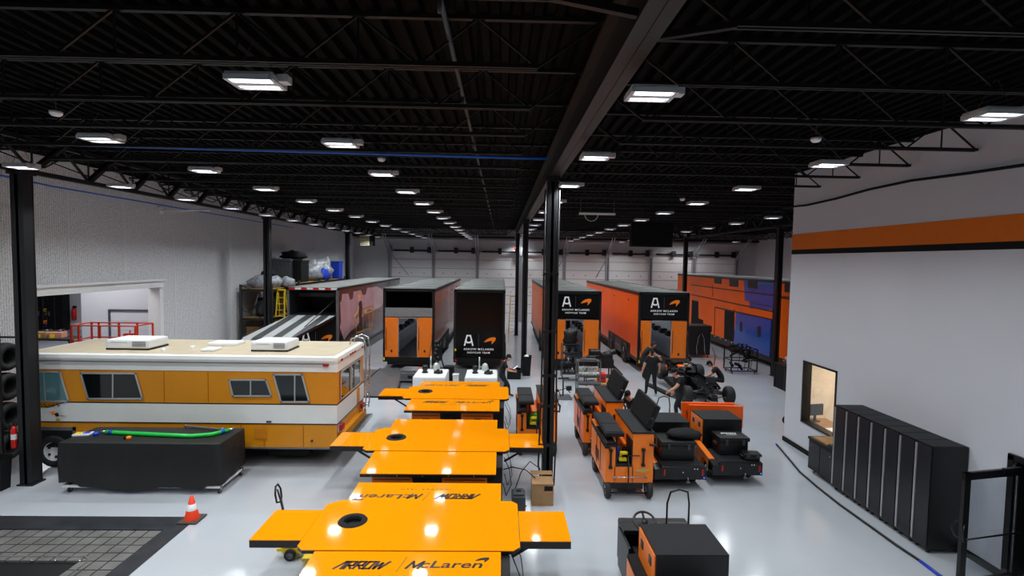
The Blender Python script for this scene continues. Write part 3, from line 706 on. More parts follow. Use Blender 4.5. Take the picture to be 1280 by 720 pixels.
# mural trailer with the lowered ramp
t = thing('mural_trailer', 'dark trailer with a painter mural on its side and a striped ramp', 'trailer', (-8.9, TY, 0))
h = 1.2; L = 14.6
for s in (-1, 1):
    mb = MB(); mb.use(MURAL); mb.box(s*h-(.05 if s > 0 else 0), s*h+(0 if s > 0 else .05), .12, L, TB, TZ-.06)
    mb.use(BLACK); mb.box(s*h-.02, s*h+.02, .1, L, TZ-.12, TZ-.02); mb.box(s*h-.03, s*h+.03, .1, L, TB-.1, TB+.04)
    p = mb.build('side_panel', None, t)
    if s > 0:
        Mx = Matrix(((0, 0, 1, h+.001), (1, 0, 0, 0), (0, 1, 0, 0), (0, 0, 0, 1)))   # local x -> +Y, y -> Z, z -> +X
        mb = MB(); mb.use(MURALP)
        pts = [(0.25, 1.9), (.4, 2.2), (.3, 3.1), (.5, 3.2), (.6, 3.5), (1.6, 3.45), (1.9, 3.1), (2.4, 3.15), (2.5, 3.5), (3.9, 3.5), (4.3, 3.2), (4.9, 3.2), (5.2, 3.55), (7.6, 3.5), (9.4, 3.2), (9.4, 2.4), (8.6, 2.2), (6.8, 2.1), (5.6, 2.3), (4.2, 2.0), (3.2, 1.6), (2.0, 1.5), (.9, 1.2)]
        mb.prism(pts, Mx, 0, .002)
        mb.use(mat('mural rust print', (98, 44, 34), .2, noise=.4, nscale=2, coat=.4)); mb.prism([(5.6, .8), (5.5, 2.2), (7, 2.0), (9.5, 2.2), (9.5, .9)], Mx, 0, .002); mb.prism([(.4, .75), (.4, 1.1), (2.6, 1.3), (4.4, 1.0), (4.2, .75)], Mx, 0, .0015)
        mb.use(YEL); Y2 = mat('mural ochre print', (176, 128, 34), .3, noise=.1)
        mb.use(Y2)
        for a, b in (((3.0, 1.25), (6.6, 1.1)), ((3.0, 2.15), (6.6, 2.1)), ((3.0, 2.5), (3.0, 1.25)), ((4.4, 2.4), (4.4, 1.2)), ((5.6, 2.45), (5.6, 1.2)), ((6.6, 2.5), (6.6, 1.1)), ((4.4, 2.4), (6.6, 2.4)), ((2.4, 1.75), (4.0, 2.5))): strokes(mb, [[a, b]], Mx, .1, .004)
        mb.use(BLACK); mb.prism([(3.6, 1.4), (3.5, 2.2), (3.3, 2.45), (3.35, 2.75), (3.7, 2.95), (4.1, 2.85), (4.2, 2.4), (4.05, 2.0), (4.2, 1.4)], Mx, 0, .005)
        mb.use(SKIN); mb.prism([(3.35, 2.75), (3.2, 2.4), (2.6, 2.25), (2.6, 2.15), (3.4, 2.25), (3.55, 2.6)], Mx, 0, .006); mb.prism([(3.45, 2.9), (3.42, 3.1), (3.75, 3.1), (3.75, 2.92)], Mx, 0, .006)
        mb.use(LOGOO); mb.prism([(3.35, 3.08), (3.4, 3.2), (3.55, 3.28), (3.8, 3.22), (3.82, 3.06)], Mx, 0, .007)
        mb.build('mural', None, p)
mb = MB(); mb.use(ROOFG); mb.box(-h+.03, h-.03, .1, L, TZ-.05, TZ); mb.use(GREYM); mb.box(-h, -h+.06, .1, L, TZ-.04, TZ+.02); mb.box(h-.06, h, .1, L, TZ-.04, TZ+.02); mb.build('roof', None, t)
mb = MB(); mb.use(GREYM)
for s in (-1, 1): mb.box(s*(h-.05)-.05, s*(h-.05)+.05, 0, .14, .35, TZ-.02)
mb.box(-h, h, 0, .14, TZ-.12, TZ+.01)
for k in range(8): mb.use(RED if k % 2 == 0 else WHITE); mb.box(-h+.1+k*.28, -h+.38+k*.28, -.01, 0, TZ-.1, TZ-.01)
mb.use(BLACK); mb.box(-h, h, -.05, .2, .3, TB); mb.build('rear_frame', None, t)
mb = MB(); mb.box(-h+.1, h-.1, 3, 3.1, 2.5, TZ-.1); mb.box(-h+.1, h-.1, .1, 3, 2.42, 2.5); mb.box(-h+.06, -h+.1, .1, 3, 2.5, TZ-.1); mb.box(h-.1, h-.06, .1, 3, 2.5, TZ-.1)
mb.use(DGREY); mb.box(-h+.15, h-.15, 1.0, 1.1, 3.3, 3.5); mb.build('upper_bay', None if mb.mats else BLACKM, t)
mb = MB(); mb.use(BLACKG); mb.box(-h+.1, h-.1, -.02, .05, TB, 2.46); d = mb.build('lower_door', None, t)
mb = MB(); trailer_logo(mb, Tr(.15, -.03, 1.22) @ FRONT, .44); mb.build('emblem', None, d)
mb = MB(); mb.use(stripes_mat()); A = [(-1.35, -3.75, 2.0), (-.0, -3.75, 2.0), (.45, -2.6, 2.14)]
ra = [Vector((-1.45, -3.6, 1.98)), Vector((.55, -3.6, 1.98)), Vector((1.05, 0, 2.5)), Vector((-1.08, 0, 2.5))]
ff = [Vector((-1.5, -4.05, 1.80)), Vector((.35, -4.05, 1.80))]
mb.quad(*ra); mb.quad(ff[0], ff[1], ra[1], ra[0])
o = mb.build('ramp_deck', None, t)
mb = MB(); mb.use(BLACK); dz = Vector((0, 0, -.12))
for p, q in ((ra[0], ra[3]), (ra[1], ra[2]), (ff[0], ra[0]), (ff[1], ra[1]), (ff[0], ff[1])): mb.quad(p, q, q+dz, p+dz)
mb.quad(*[v+dz for v in ra]); mb.quad(*[v+dz for v in (ff[0], ff[1], ra[1], ra[0])])
mb.tube((.3, -2.2, 2.1), (1.0, -.05, 3.2), .02); mb.tube((.45, -3.6, 1.95), (.45, -3.6, 0), .03); mb.tube((-1.3, -3.6, 1.95), (-1.3, -3.6, 0), .03)
mb.build('ramp_frame', None, t)

# lowered lift plates behind trailers
for cx, w2, y0, lab in ((-4.4, 1.25, 19.15, 'grey lowered lift deck behind the trailer with open orange doors'), (-1.05, 1.25, 19.15, 'grey lowered lift deck behind the closed black trailer')):
    mb = MB(); mb.use(CONC); mb.box(-w2, w2, y0-24.3, -.12, 0, .05); mb.use(BLACK); mb.box(-w2-.03, w2+.03, y0-24.36, y0-24.3, 0, .055); mb.box(-w2-.04, -w2, y0-24.3, -.12, 0, .07); mb.box(w2, w2+.04, y0-24.3, -.12, 0, .07)
    tag(mb.build('lift_deck', None, None, loc=(cx, 24.3, 0)), lab, 'lift deck')
mb = MB(); mb.bar((-7.1, 19.6, .03), (-5.72, 24.1, .03), .6, .04)
mb = MB(); mb.use(CONC); mb.box(-7.6, -5.72, 19.6, 24.0, 0, .03)
tag(mb.build('floor_mat', None), 'dark grey floor mat beside the mural trailer', 'mat')

# big two tone trailer at right
BX = 13.7; BY0, BY1 = 20.6, 39.5; BZT = 4.42
t = thing('hospitality_trailer', 'long orange trailer with blue panels parked along the right side', 'trailer', (BX, BY0, 0))
Ln = BY1-BY0
def pxy(px, py):  # pixel on the side plane -> local (y,z)
    p = onx(px, py, BX); return (p.y-BY0, p.z)
mb = MB(); mb.use(ORANGE_T); mb.box(0, 2.5, 0, Ln, .7, BZT); mb.build('body', None, t)
mb = MB(); mb.use(mat('white trailer roof', (214, 214, 216), .5)); mb.box(.02, 2.48, 0, Ln, BZT, BZT+.06); mb.use(BLACK); mb.box(-.03, .05, 0, Ln, BZT-.08, BZT+.03); mb.build('roof', None, t)
mb = MB(); mb.use(BLACK); mb.box(-.02, 2.4, .3, Ln, .3, .7); mb.use(SILVER)
for k in range(24): mb.box(-.03, -.02, .3+k*.8, .5+k*.8, .6, .66)
mb.use(WHITE); mb.box(-.035, -.03, 2.2, 2.4, 1.3, 2.0)
mb.build('skirt', None, t)
def side_quad(name, m, pts, off=.006, lab=None):
    mb = MB(); mb.use(m); M = Matrix(((0, 0, -1, 0), (1, 0, 0, 0), (0, 1, 0, 0), (0, 0, 0, 1)))
    mb.prism([pxy(*p) for p in pts], M, 0, off); return mb.build(name, None, t, label=lab)
side_quad('blue_panel', BLUE_T, [(930, 348), (969, 350), (969, 388), (937, 385), (937, 377), (931, 376)], .006, 'blue upper panel')
side_quad('slide_out', BLUE_T, [(921, 391), (965, 400), (963, 446), (918, 430)], .05, 'blue slide-out panel with two slots')
mb = MB(); M = Matrix(((0, 0, -1, 0), (1, 0, 0, 0), (0, 1, 0, 0), (0, 0, 0, 1)))
for q in ([(926, 402), (929, 402), (929, 414), (926, 414)], [(948, 408), (952, 408), (952, 421), (948, 421)]):
    mb = MB(); mb.prism([pxy(*p) for p in q], M, 0, .06); mb.build('slot', BLACK, t)
side_quad('door_opening', BLACKM, [(906, 386), (918, 389), (918, 430), (905, 424)], .01)
side_quad('step_recess', BLACKM, [(865, 375), (873, 377), (873, 398), (879, 400), (879, 410), (864, 405)], .012)
mb = MB(); mb.use(BLACK)
for q in ([(893, 346), (902, 346.5), (902, 355), (893, 354)], [(912, 348.5), (923, 349), (923, 359), (912, 358)], [(935, 350), (947, 351), (947, 361), (935, 360)], [(981, 354), (989.5, 355), (989.5, 366), (981, 365)]): 
    mb.prism([pxy(*p) for p in q], M, 0, .015)
mb.build('side_window', None, t)
mb = MB(); mb.use(BLACK)
def sl(a, b, w=.05):
    a, b = pxy(*a), pxy(*b); strokes(mb, [[a, b]], M, w, .02)
sl((864, 356), (989, 372)); sl((864, 368), (969, 390), .06); sl((894, 384), (966, 400), .08); sl((966, 400), (964, 446), .08); sl((894, 384), (893, 418), .06); sl((918, 387), (917, 430), .05)
sl((865, 375), (873, 377)); sl((873, 377), (873, 398)); sl((891, 357), (891, 370), .03); sl((937, 378), (969, 384), .03)
sl((976, 372), (989, 374), .06); sl((964, 446), (918, 430), .06)
mb.build('side_seam', None, t)

# ================================================================ CAMPER
RY = 12.5; RW = 2.4
def rz(y, px): return ony(px, y, RY).z
x0 = -11.65; x1 = ony(421, 505, RY).x
t = thing('camper', 'long yellow and white vintage motorhome with air conditioners on its roof', 'motorhome', (x0, RY, 0)); L = x1-x0
def lx(px, py): p = ony(px, py, RY); return (p.x-x0, p.z)
ZT = 2.80
mb = MB(); mb.use(RVY); mb.box(0, L, 0, RW, .52, 2.42, None, .0)
mb.use(RVW); mb.box(-.012, L+.012, -.012, RW+.012, 1.14, 1.60); mb.box(-.015, L+.015, -.015, RW+.015, 2.42, 2.62)
mb.use(LOGOB); mb.box(1.1, L+.014, -.014, RW+.014, 1.60, 1.625); mb.box(-.014, L+.014, -.014, RW+.014, 1.115, 1.14)
mb.use(RVY); mb.prism([(-.02, 1.49), (.7, 1.49), (1.05, 1.63), (-.02, 1.63)], Tr(0, -.013, 0) @ FRONT, 0, .004)
mb.use(LOGOB); strokes(mb, [[(0, 1.49), (.7, 1.49), (1.08, 1.61)]], Tr(0, -.017, 0) @ FRONT, .022, .003)
mb.use(GREYM); mb.box(0, L, -.02, 0, .50, .54); mb.box(L, L+.02, 0, RW, .5, .54)
mb.use(RVY); mb.box(-.05, 0, .1, RW-.1, .6, 2.4)
mb.build('body', None, t)
mb = MB(); mb.use(RVW); mb.box(-.04, L+.04, -.04, RW+.04, 2.60, ZT, None, .09); mb.use(RVR); mb.box(.12, L-.1, .12, RW-.12, ZT-.02, ZT+.006)
mb.use(GREYM); mb.box(0, L-.3, -.055, -.04, 2.615, 2.64); mb.build('roof', None, t)
# windows
FRM = mat('window alloy', (196, 198, 200), .3, .6)
def rvwin(pts, split, glass, part='side_window'):
    P = [lx(*p) for p in pts]; M = Tr(0, -.02, 0) @ FRONT
    mb = MB(); mb.use(glass); mb.prism(P, M, 0, .006); mb.use(FRM); strokes(mb, [P + [P[0]]], M, .04, .016)
    if split:
        a, b = lx(*split[0]), lx(*split[1]); strokes(mb, [[a, b]], M, .03, .014)
    return mb.build(part, None, t)
rvwin([(30, 464), (76, 465), (87, 501), (30, 501)], ((56, 465), (58, 501)), GLASST, 'cab_window')
rvwin([(102, 466), (170, 466.5), (179, 498), (111, 498)], ((142, 466), (142, 498)), GLASSD)
rvwin([(287, 474.5), (333, 474.5), (340, 494.5), (292, 494.5)], ((314, 475), (314, 494)), GLASSD)
rvwin([(342.5, 468), (378, 468), (387, 502), (352, 502)], ((369, 468), (369, 502)), GLASSD)
M = Matrix(((0, 0, 1, L+.018), (1, 0, 0, 0), (0, 1, 0, 0), (0, 0, 0, 1)))
mb = MB(); mb.use(GLASSD); P = [(.25, 1.68), (.25, 2.38), (2.0, 2.38), (2.0, 1.68)]; mb.prism(P, M, 0, .006); mb.use(FRM); strokes(mb, [P+[P[0]], [(1.05, 1.68), (1.05, 2.38)], [(1.15, 1.68), (1.15, 2.38)]], M, .04, .016); mb.build('rear_window', None, t)
mb = MB(); mb.use(RVY); mb.prism([(1.7, 1.15), (1.7, 1.58), (1.95, 1.58), (1.95, 1.15)], M, 0, .004); mb.build('rear_stripe', None, t)
# roof gear
for (px0, px1, dk, nm) in ((137, 198, False, 'left'), (322, 372, True, 'right')):
    a = onz(px0+2, 436, ZT); b = onz(px1, 436, ZT); yy = .55; wv = (b.x-a.x)*.95
    g = thing_x = MB(); g.use(BLACK); g.box(a.x-x0, a.x-x0+wv, yy, yy+.75, ZT, ZT+.05); g.use(WHITEP)
    g.box(a.x-x0-.01, a.x-x0+wv, yy-.02, yy+.77, ZT+.04, ZT+.27, None, .06)
    g.use(GREYM)
    for k in range(5): g.box(a.x-x0+wv*.62, a.x-x0+wv*.93, yy-.028, yy-.015, ZT+.1+k*.028, ZT+.112+k*.028)
    g.box(a.x-x0+.15, a.x-x0+wv*.5, yy-.028, yy-.015, ZT+.2, ZT+.21)
    g.build('air_conditioner', None, t, label='white roof air conditioner')
mb = MB(); a = onz(282, 433, ZT); mb.use(WHITEP); mb.box(a.x-x0-.5, a.x-x0+.25, 1.3, 1.85, ZT, ZT+.09, None, .03); mb.build('roof_vent', None, t); mb = MB(); mb.use(WHITEP); mb.box(a.x-x0-.2, a.x-x0+.15, .45, .85, ZT, ZT+.07, None, .03); mb.build('roof_vent', None, t)
for k, px in enumerate((215, 240)):
    a = onz(px, 436, ZT); MB().lathe([(.06, 0), (.06, .06), (0, .08)], Tr(a.x-x0, .5+.4*k, ZT), 12).build('roof_vent', WHITEP, t)
# lights, details
mb = MB(); mb.use(REDT)
a = lx(408, 456); mb.box(a[0]-.07, a[0]+.07, -.06, -.03, a[1]-.03, a[1]+.03)
for yy in (.25, 1.0, 1.2, 1.4, 2.15): mb.box(L+.03, L+.06, yy-.05, yy+.05, 2.66, 2.71)
mb.build('marker_light', None, t)
for yy in (.2, 2.1):
    mb = MB(); mb.use(REDT); mb.box(L+.01, L+.1, yy-.12, yy+.12, .93, 1.08, None, .02); mb.use(SILVER); mb.box(L, L+.03, yy-.15, yy+.15, .9, 1.11); mb.build('tail_light', None, t)
mb = MB(); mb.use(RVY); mb.box(L, L+.12, .1, RW-.1, .55, .85); mb.use(DGREY); mb.box(L+.12, L+.25, .0, RW, .55, .68, None, .02); mb.use(SILVER); mb.box(L+.25, L+.28, 0, RW, .6, .68); mb.build('rear_bumper', None, t)
mb = MB(); mb.use(SILVER)
for yy in (1.75, 2.15):
    mb.path([(L+.22, yy, .95), (L+.25, yy, 1.2), (L+.25, yy, 2.75), (L+.2, yy, 2.98), (L+.02, yy, 3.05), (L-.15, yy, 2.98), (L-.2, yy, 2.82)], .018, 6)
for k in range(7): mb.tube((L+.25, 1.75, 1.1+.27*k), (L+.25, 2.15, 1.1+.27*k), .014)
mb.build('ladder', None, t)
a, b = lx(318, 533), lx(334, 549)
mb = MB(); mb.use(mat('ochre vent', (205, 130, 14), .5)); mb.box(a[0], b[0], -.02, 0, b[1], a[1])
for k in range(7): mb.box(a[0]+.02, b[0]-.02, -.028, -.02, b[1]+.03+k*.038, b[1]+.045+k*.038)
mb.build('access_panel', None, t)
mb = MB(); mb.use(mat('ochre seam', (170, 105, 10), .5))
for px in (301, 379, 330): 
    a = lx(px, 540); mb.box(a[0], a[0]+.012, -.016, 0, .56, 1.1)
for px in (150, 205, 260, 378): a = lx(px, 480); mb.box(a[0], a[0]+.008, -.014, 0, 1.66, 2.4)
mb.use(DGREY); a = lx(336, 528); mb.box(a[0]-.05, a[0]+.07, -.03, 0, 1.16, 1.2); a = lx(390, 551); mb.tube((a[0], -.03, a[1]), (a[0], 0, a[1]), .03)
mb.build('seam_strip', None, t)
a = lx(47, 537)[0]; b = lx(95, 537)[0]
mb = MB(); mb.use(GREYM); c = lx(68, 557)
mb.box(a, b, -.03, 0, .92, 1.0); mb.box(b-.06, b, -.03, 0, .52, 1.0); mb.box(a, a+.05, -.03, 0, .52, 1.0); mb.use(BLACKM); mb.box(a+.05, b-.06, -.025, .0, .5, .92); mb.build('wheel_arch', None, t)
mb = MB(); mb.use(DGREY); a = lx(50, 518); mb.box(.0, a[0], -.03, 0, 1.0, 1.5); mb.use(SILVER); mb.box(a[0]-.04, a[0], -.035, 0, 1.0, 1.5); mb.build('grille', None, t)
for xx in (c[0], L-3.0):
    for yy in (.05, RW-.2):
        mb = MB(); wheel_mb(mb, (xx, yy-.0, .4), .4, .24, 'Y', WHITE); mb.build('wheel', None, t)
mb = MB(); mb.box(.2, L-.2, .4, RW-.4, .3, .52); mb.box(L-1.8, L-.8, .3, .8, .22, .5); mb.build('chassis', BLACKM, t)
# bird emblem and script near the cab
a = lx(70, 519); mb = MB(); M = Tr(a[0], -.022, a[1]) @ FRONT
mb.use(LOGOB); mb.prism([(-.02, .05), (.06, .07), (.1, -.0), (.06, -.03), (.0, .0)], M, 0, .002); mb.prism([(.12, .0), (.3, -.01), (.12, -.015)], M, 0, .002); mb.use(LOGOO); mb.prism([(-.14, .08), (-.02, .11), (.0, .04), (-.06, .0), (-.08, .07)], M, 0, .002); mb.use(mat('gold mark', (190, 160, 60), .4)); mb.prism([(.06+.045*cos(k*pi/6), -.11+.045*sin(k*pi/6)) for k in range(12)], M, 0, .002)
mb.use(LOGOB); b = lx(56, 506); mb.path([(b[0]-.3+.032*k, -.022, b[1]+.035*sin(k*2.1)+.01*cos(k*.7)) for k in range(22)], .008, 5); mb.build('side_emblem', None, t)

# ================================================================ LEFT FOREGROUND
# draped crate on casters
cx0, cx1, cy0, cy1 = -9.52, -6.08, 11.08, 12.14
t = thing('covered_crate', 'black vinyl covered crate on casters in front of the camper', 'crate', ((cx0+cx1)/2, (cy0+cy1)/2, 0))
w, d = (cx1-cx0)/2, (cy1-cy0)/2
mb = MB(); mb.use(DRAPE)
# draped cover: wavy hem
n = 40; top = 1.13
ring = []
for i in range(n*2): 
    u = i/(n*2); P = 2*(2*w+2*d); s = u*P
    if s < 2*w: p = (-w+s, -d)
    elif s < 2*w+2*d: p = (w, -d+s-2*w)
    elif s < 4*w+2*d: p = (w-(s-2*w-2*d), d)
    else: p = (-w, d-(s-4*w-2*d))
    ring.append(p)
lv = []
for j, z in enumerate((top, top-.02, .8, .45, .12)):
    row = []
    for i, (px_, py_) in enumerate(ring):
        o_ = .0 if j < 2 else .012*sin(i*1.7+j)+.01*sin(i*.6)
        zz = z + (.04*sin(i*.37)+(.12 if (px_ > w-.35 and j == 4) or (px_ < -w+.35 and j == 4) else 0) if j == 4 else 0)
        row.append(mb.bm.verts.new((px_*(1+o_/w+ .004*j), py_*(1+o_/d+.008*j), zz)))
    lv.append(row)
for A, B in zip(lv, lv[1:]):
    for i in range(len(A)): mb._f([A[i], B[i], B[(i+1) % len(A)], A[(i+1) % len(A)]], True)
mb._f(lv[0])
mb.build('cover', None, t)
mb = MB(); mb.use(WHITE); mb.box(-w+.02, w-.02, -d+.02, d-.02, .13, .18); mb.build('base_frame', None, t)
for sx in (-w+.15, w-.05):
    for sy in (-d+.08, d-.05): caster(t, sx, sy, .07)
# things on the crate
zt = 1.135
hp = [onz(132, 540, zt+.04), onz(150, 541, zt+.04), onz(200, 543.5, zt+.04), onz(240, 545, zt+.04), onz(265, 543, zt+.04), onz(286, 537.5, zt+.04)]
tt = thing('green_hose', 'thick green hose with blue bands lying on the black crate', 'hose', (0, 0, 0))
MB().path(hp, .045, 10).build('hose', GREEN, tt)
mb = MB(); mb.use(BLUE)
for a, b in ((hp[0], hp[1]), (hp[-1], hp[-2])): v = (b-a).normalized(); mb.tube(a+v*.1, a+v*.18, .049)
mb.build('band', None, tt)
mb = MB(); mb.use(SILVER); v = (hp[0]-hp[1]).normalized(); mb.tube(hp[0], hp[0]+v*.1, .035); v = (hp[-1]-hp[-2]).normalized(); mb.tube(hp[-1], hp[-1]+v*.1, .035); mb.build('fitting', None, tt)
a, b = onz(232, 534, zt), onz(278, 538.5, zt)
a.z = b.z = zt+.03
mb = MB(); mb.use(GREYM); mb.bar(a, b, .05, .03); mb.ball(b, .05); mb.ball(a, .035)
tag(mb.build('torque_wrench', None), 'long grey wrench lying behind the green hose on the crate', 'wrench')
a = onz(104, 543.5, zt)
mb = MB(); mb.use(WHITEP); mb.box(-.17, .17, -.1, .1, 0, .04, None, .008); mb.use(YEL); mb.box(-.15, -.02, -.06, .06, .04, .05); mb.use(BLUE); mb.box(.02, .14, -.05, .05, .04, .055)
tag(mb.build('parts_pack', None, None, loc=a, rotz=.15), 'flat white pack with yellow and blue marks on the crate top', 'package')
a = onz(120, 543.5, zt)
mb = MB(); mb.lathe([(0, 0), (.055, 0), (.06, .02), (.06, .05), (.04, .06), (0, .06)], None, 16)
tag(mb.build('tape_roll', BLUE, None, loc=a), 'small blue tape roll on the crate top', 'tape')
a = onz(161, 548.5, zt)
mb = MB(); mb.use(LOGOO); mb.lathe([(0, 0), (.05, 0), (.05, .05), (.03, .06), (0, .06)], None, 14); mb.use(BLACK); mb.box(-.1, -.05, -.03, .03, 0, .05)
tag(mb.build('tape_measure', None, None, loc=a), 'small orange and black tape measure on the crate front edge', 'tape measure')

# floor grate
t = thing('floor_grate', 'tiled metal floor grate with wide dark steel border at lower left', 'grate', (0, 0, 0))
FR = mat('dark steel border', (70, 72, 78), .3, .6, noise=.25, nscale=3)
mb = MB(); mb.use(FR); mb.box(GX0, GX1, GY1-.5, GY1, -.055, .005); mb.box(GX1-.36, GX1, GY0, GY1-.5, -.055, .005); mb.build('border', None, t)
TILE = mat('grate plate', (104, 102, 100), .5, .2, noise=.25, nscale=3)
mb = MB(); mb.use(BLACK); mb.box(GX0, GX1-.36, GY0, GY1-.5, -.058, -.04); mb.use(TILE)
x = GX1-.38; 
while x > -13:
    y = GY1-.52
    while y > 7.2:
        if not (-8.8 < x < -6.9 and y < 8.75): mb.box(x-.226, x, y-.226, y, -.04, -.002)
        y -= .25
    x -= .25
mb.build('grate_plates', None, t)
mb = MB(); mb.use(TILE); mb.path([(-8.95, 6.5, 0), (-8.95, 8.5, 0), (-8.75, 8.72, 0), (-7.1, 8.72, 0), (-6.95, 8.6, 0), (-6.95, 6.5, 0)], .015)
mb.use(SILVER)
for k in range(4): mb.ball((-8.3+k*.4, 8.6, 0), .02, 6, 4)
mb.build('pit_edge', None, t)
# cone
a = onz(240, 650, 0)
t = thing('traffic_cone', 'orange traffic cone with white collar at the grate corner', 'cone', (a.x, a.y, .005))
mb = MB(); mb.use(mat('cone orange', (240, 60, 20), .5)); mb.lathe([(.14, .03), (.028, .48), (.0, .49)], None, 20); mb.build('cone_body', None, t)
mb = MB(); mb.lathe([(.0975, .21), (.068, .33), (.066, .33)], None, 20); mb.build('reflective_collar', mat('reflective white', (225, 225, 228), .4), t)
mb = MB(); mb.box(-.19, .19, -.19, .19, 0, .03, None, .01); mb.build('cone_base', mat('cone base', (70, 62, 58), .7), t)

# tyre rack at far left
t = thing('tyre_rack', 'black shelf rack holding rows of tyres at the far left', 'rack', (-11.85, 11.72, 0))
mb = MB()
for xx in (-.6, .5):
    for yy in (0, .6): mb.box(xx-.03, xx+.03, yy-.03, yy+.03, 0, 3.4)
for k in range(5):
    z = .42+.7*k
    for yy in (.05, .55): mb.tube((-.6, yy, z), (.5, yy, z), .025)
mb.build('frame', BLACK, t)
for k in range(4):
    for j in range(3):
        mb = MB(); wheel_mb(mb, (0, 0, 0), .33, .34, 'X', None); mb.use(DGREY); mb.lathe([(.2, -.12), (.0, -.1)], Matrix.Rotation(pi/2, 4, 'Y'), 14)
        tag(mb.build('tyre', None, None, loc=(-12.26+.36*j, 12.02, .7+.7*k)), ['wide black racing tyre on the lowest row of the rack', 'wide black racing tyre on the second row from the floor', 'wide black racing tyre on the third row from the floor', 'wide black racing tyre on the top row of the rack'][k], 'tyre', ['tyres on the lowest row', 'tyres on the second row', 'tyres on the third row', 'tyres on the top row'][k])
mb = MB(); mb.lathe([(0, 0), (.15, 0), (.19, .72), (.21, .74), (.19, .74), (.14, .03), (0, .03)], None, 4, False)
a = onz(18, 609, 0)
tag(mb.build('waste_bin', BLACKM, None, loc=(-10.97, 11.28, 0), rotz=pi/4), 'black square bin on the floor beside the left column', 'bin')
a = ony(24.5, 545, 11.42)
t = thing('fire_extinguisher', 'red fire extinguisher mounted on the left column', 'fire extinguisher', (-10.86, 11.5, a.z-.3))
MB().lathe([(0, 0), (.05, 0), (.055, .03), (.055, .42), (.03, .5), (0, .5)], None, 14).build('cylinder', RED, t)
mb = MB(); mb.tube((0, 0, .5), (0, 0, .56), .02); mb.box(-.02, .1, -.015, .015, .56, .6); mb.path([(0, 0, .54), (-.1, 0, .5), (-.1, -.02, .2)], .012); mb.use(BLACK); mb.build('valve', None, t)
mb = MB(); mb.use(WHITE); mb.lathe([(.056, .2), (.056, .32)], None, 14); mb.build('label_band', None, t)

# red scissor lift
t = thing('scissor_lift', 'red scissor lift standing in the dock opening behind the camper', 'lift', (-12.45, 16.6, 0))
mb = MB(); mb.box(-1.0, 1.0, -.4, .4, .2, .7, None, .03); mb.build('base', REDL, t)
for sx in (-.7, .7):
    for sy in (-.38, .38):
        mb = MB(); wheel_mb(mb, (sx, sy, .18), .18, .12, 'Y', GREYM); mb.build('wheel', None, t)
mb = MB()
for sy in (-.3, .3):
    for k in range(3): mb.bar((-.8, sy, .7+.38*k), (.8, sy, 1.08+.38*k), .06, .03); mb.bar((.8, sy, .7+.38*k), (-.8, sy, 1.08+.38*k), .06, .03)
mb.build('scissor_arm', DGREY, t)
mb = MB(); mb.box(-1.0, 1.05, -.42, .42, 1.85, 1.98); mb.build('platform', GREYM, t)
mb = MB()
for sx in (-.98, -.75, -.1, .5, 1.0):
    for sy in (-.4, .4): mb.bar((sx, sy, 1.98), (sx, sy, 2.98), .045)
for sy in (-.4, .4):
    for z in (2.98, 2.5, 2.1): mb.tube((-.98, sy, z), (1.0, sy, z), .022)
for sx in (-.98, 1.0):
    for z in (2.98, 2.5): mb.tube((sx, -.4, z), (sx, .4, z), .022)
mb.build('guard_rail', REDL, t)
mb = MB(); mb.box(.62, .9, -.42, -.3, 2.5, 2.75, None, .02); mb.tube((.8, -.36, 2.75), (.8, -.36, 2.85), .02); mb.build('control_box', REDL, t)
# side room items
for k, (px0, px1) in enumerate(((42, 54), (55, 60.5), (68, 88))):
    a = ony(px0, 384, 35.9); b = ony(px1, 410, 35.9)
    mb = MB(); mb.use(BLACKM); mb.box(a.x, b.x, 35.3, 35.9, 0, 3.2 if k != 1 else 2.4); mb.use(DGREY); mb.box((a.x+b.x)/2-.02, (a.x+b.x)/2+.02, 35.28, 35.3, 0, 2.3); mb.use(GREYM); mb.box(a.x+.1, a.x+.2, 35.26, 35.3, 1.0, 1.3)
    tag(mb.build('tall_cabinet', None), ['black tall cabinet nearest the left column in the side room', 'low black cabinet between the tall ones in the side room', 'black tall cabinet left of the side room fire extinguisher'][k], 'cabinet')
for k in range(5):
    a = ony(61.5+(k % 3)*2, 389+5*k, 35.6)
    mb = MB(); mb.use([YEL, CARD, SILVER, LOGOO, BLUE][k]); mb.box(-.22, .22, -.2, .2, 0, .2, None, .02); mb.use(DGREY); mb.box(-.16, .16, -.22, -.2, .05, .12)
    tag(mb.build('supply_box', None, None, loc=(a.x, 35.6, a.z)), ['yellow', 'brown', 'silver', 'orange', 'blue'][k] + ' supply box on the shelves in the side room', 'box')
a, b = ony(60.5, 409, 35.85), ony(68, 384, 35.85)
mb = MB()
for k in range(5): mb.box(a.x, b.x, 35.4, 35.85, .3+.42*k+.1, .33+.42*k+.1)
mb.box(a.x, a.x+.04, 35.4, 35.85, 0, 2.5); mb.box(b.x-.04, b.x, 35.4, 35.85, 0, 2.5)
tag(mb.build('shelf_unit', DGREY), 'open shelf unit between black cabinets in the side room', 'shelves')
a = ony(94, 392, 35.9)
mb = MB(); mb.use(RED); mb.lathe([(0, 0), (.14, 0), (.14, .65), (.05, .8), (0, .8)], None, 12); mb.use(BLACK); mb.box(-.05, .15, -.05, .05, .8, .95)
tag(mb.build('fire_extinguisher', None, None, loc=(a.x, 35.8, a.z-.4)), 'red fire extinguisher on the far white wall of the side room', 'fire extinguisher')
t = thing('rolling_table', 'low black rolling table inside the side room', 'table', (-22.4, 26.2, 0))
MB().box(-1.7, 1.35, -.6, .6, .92, 1.0).build('table_top', BLACKM, t)
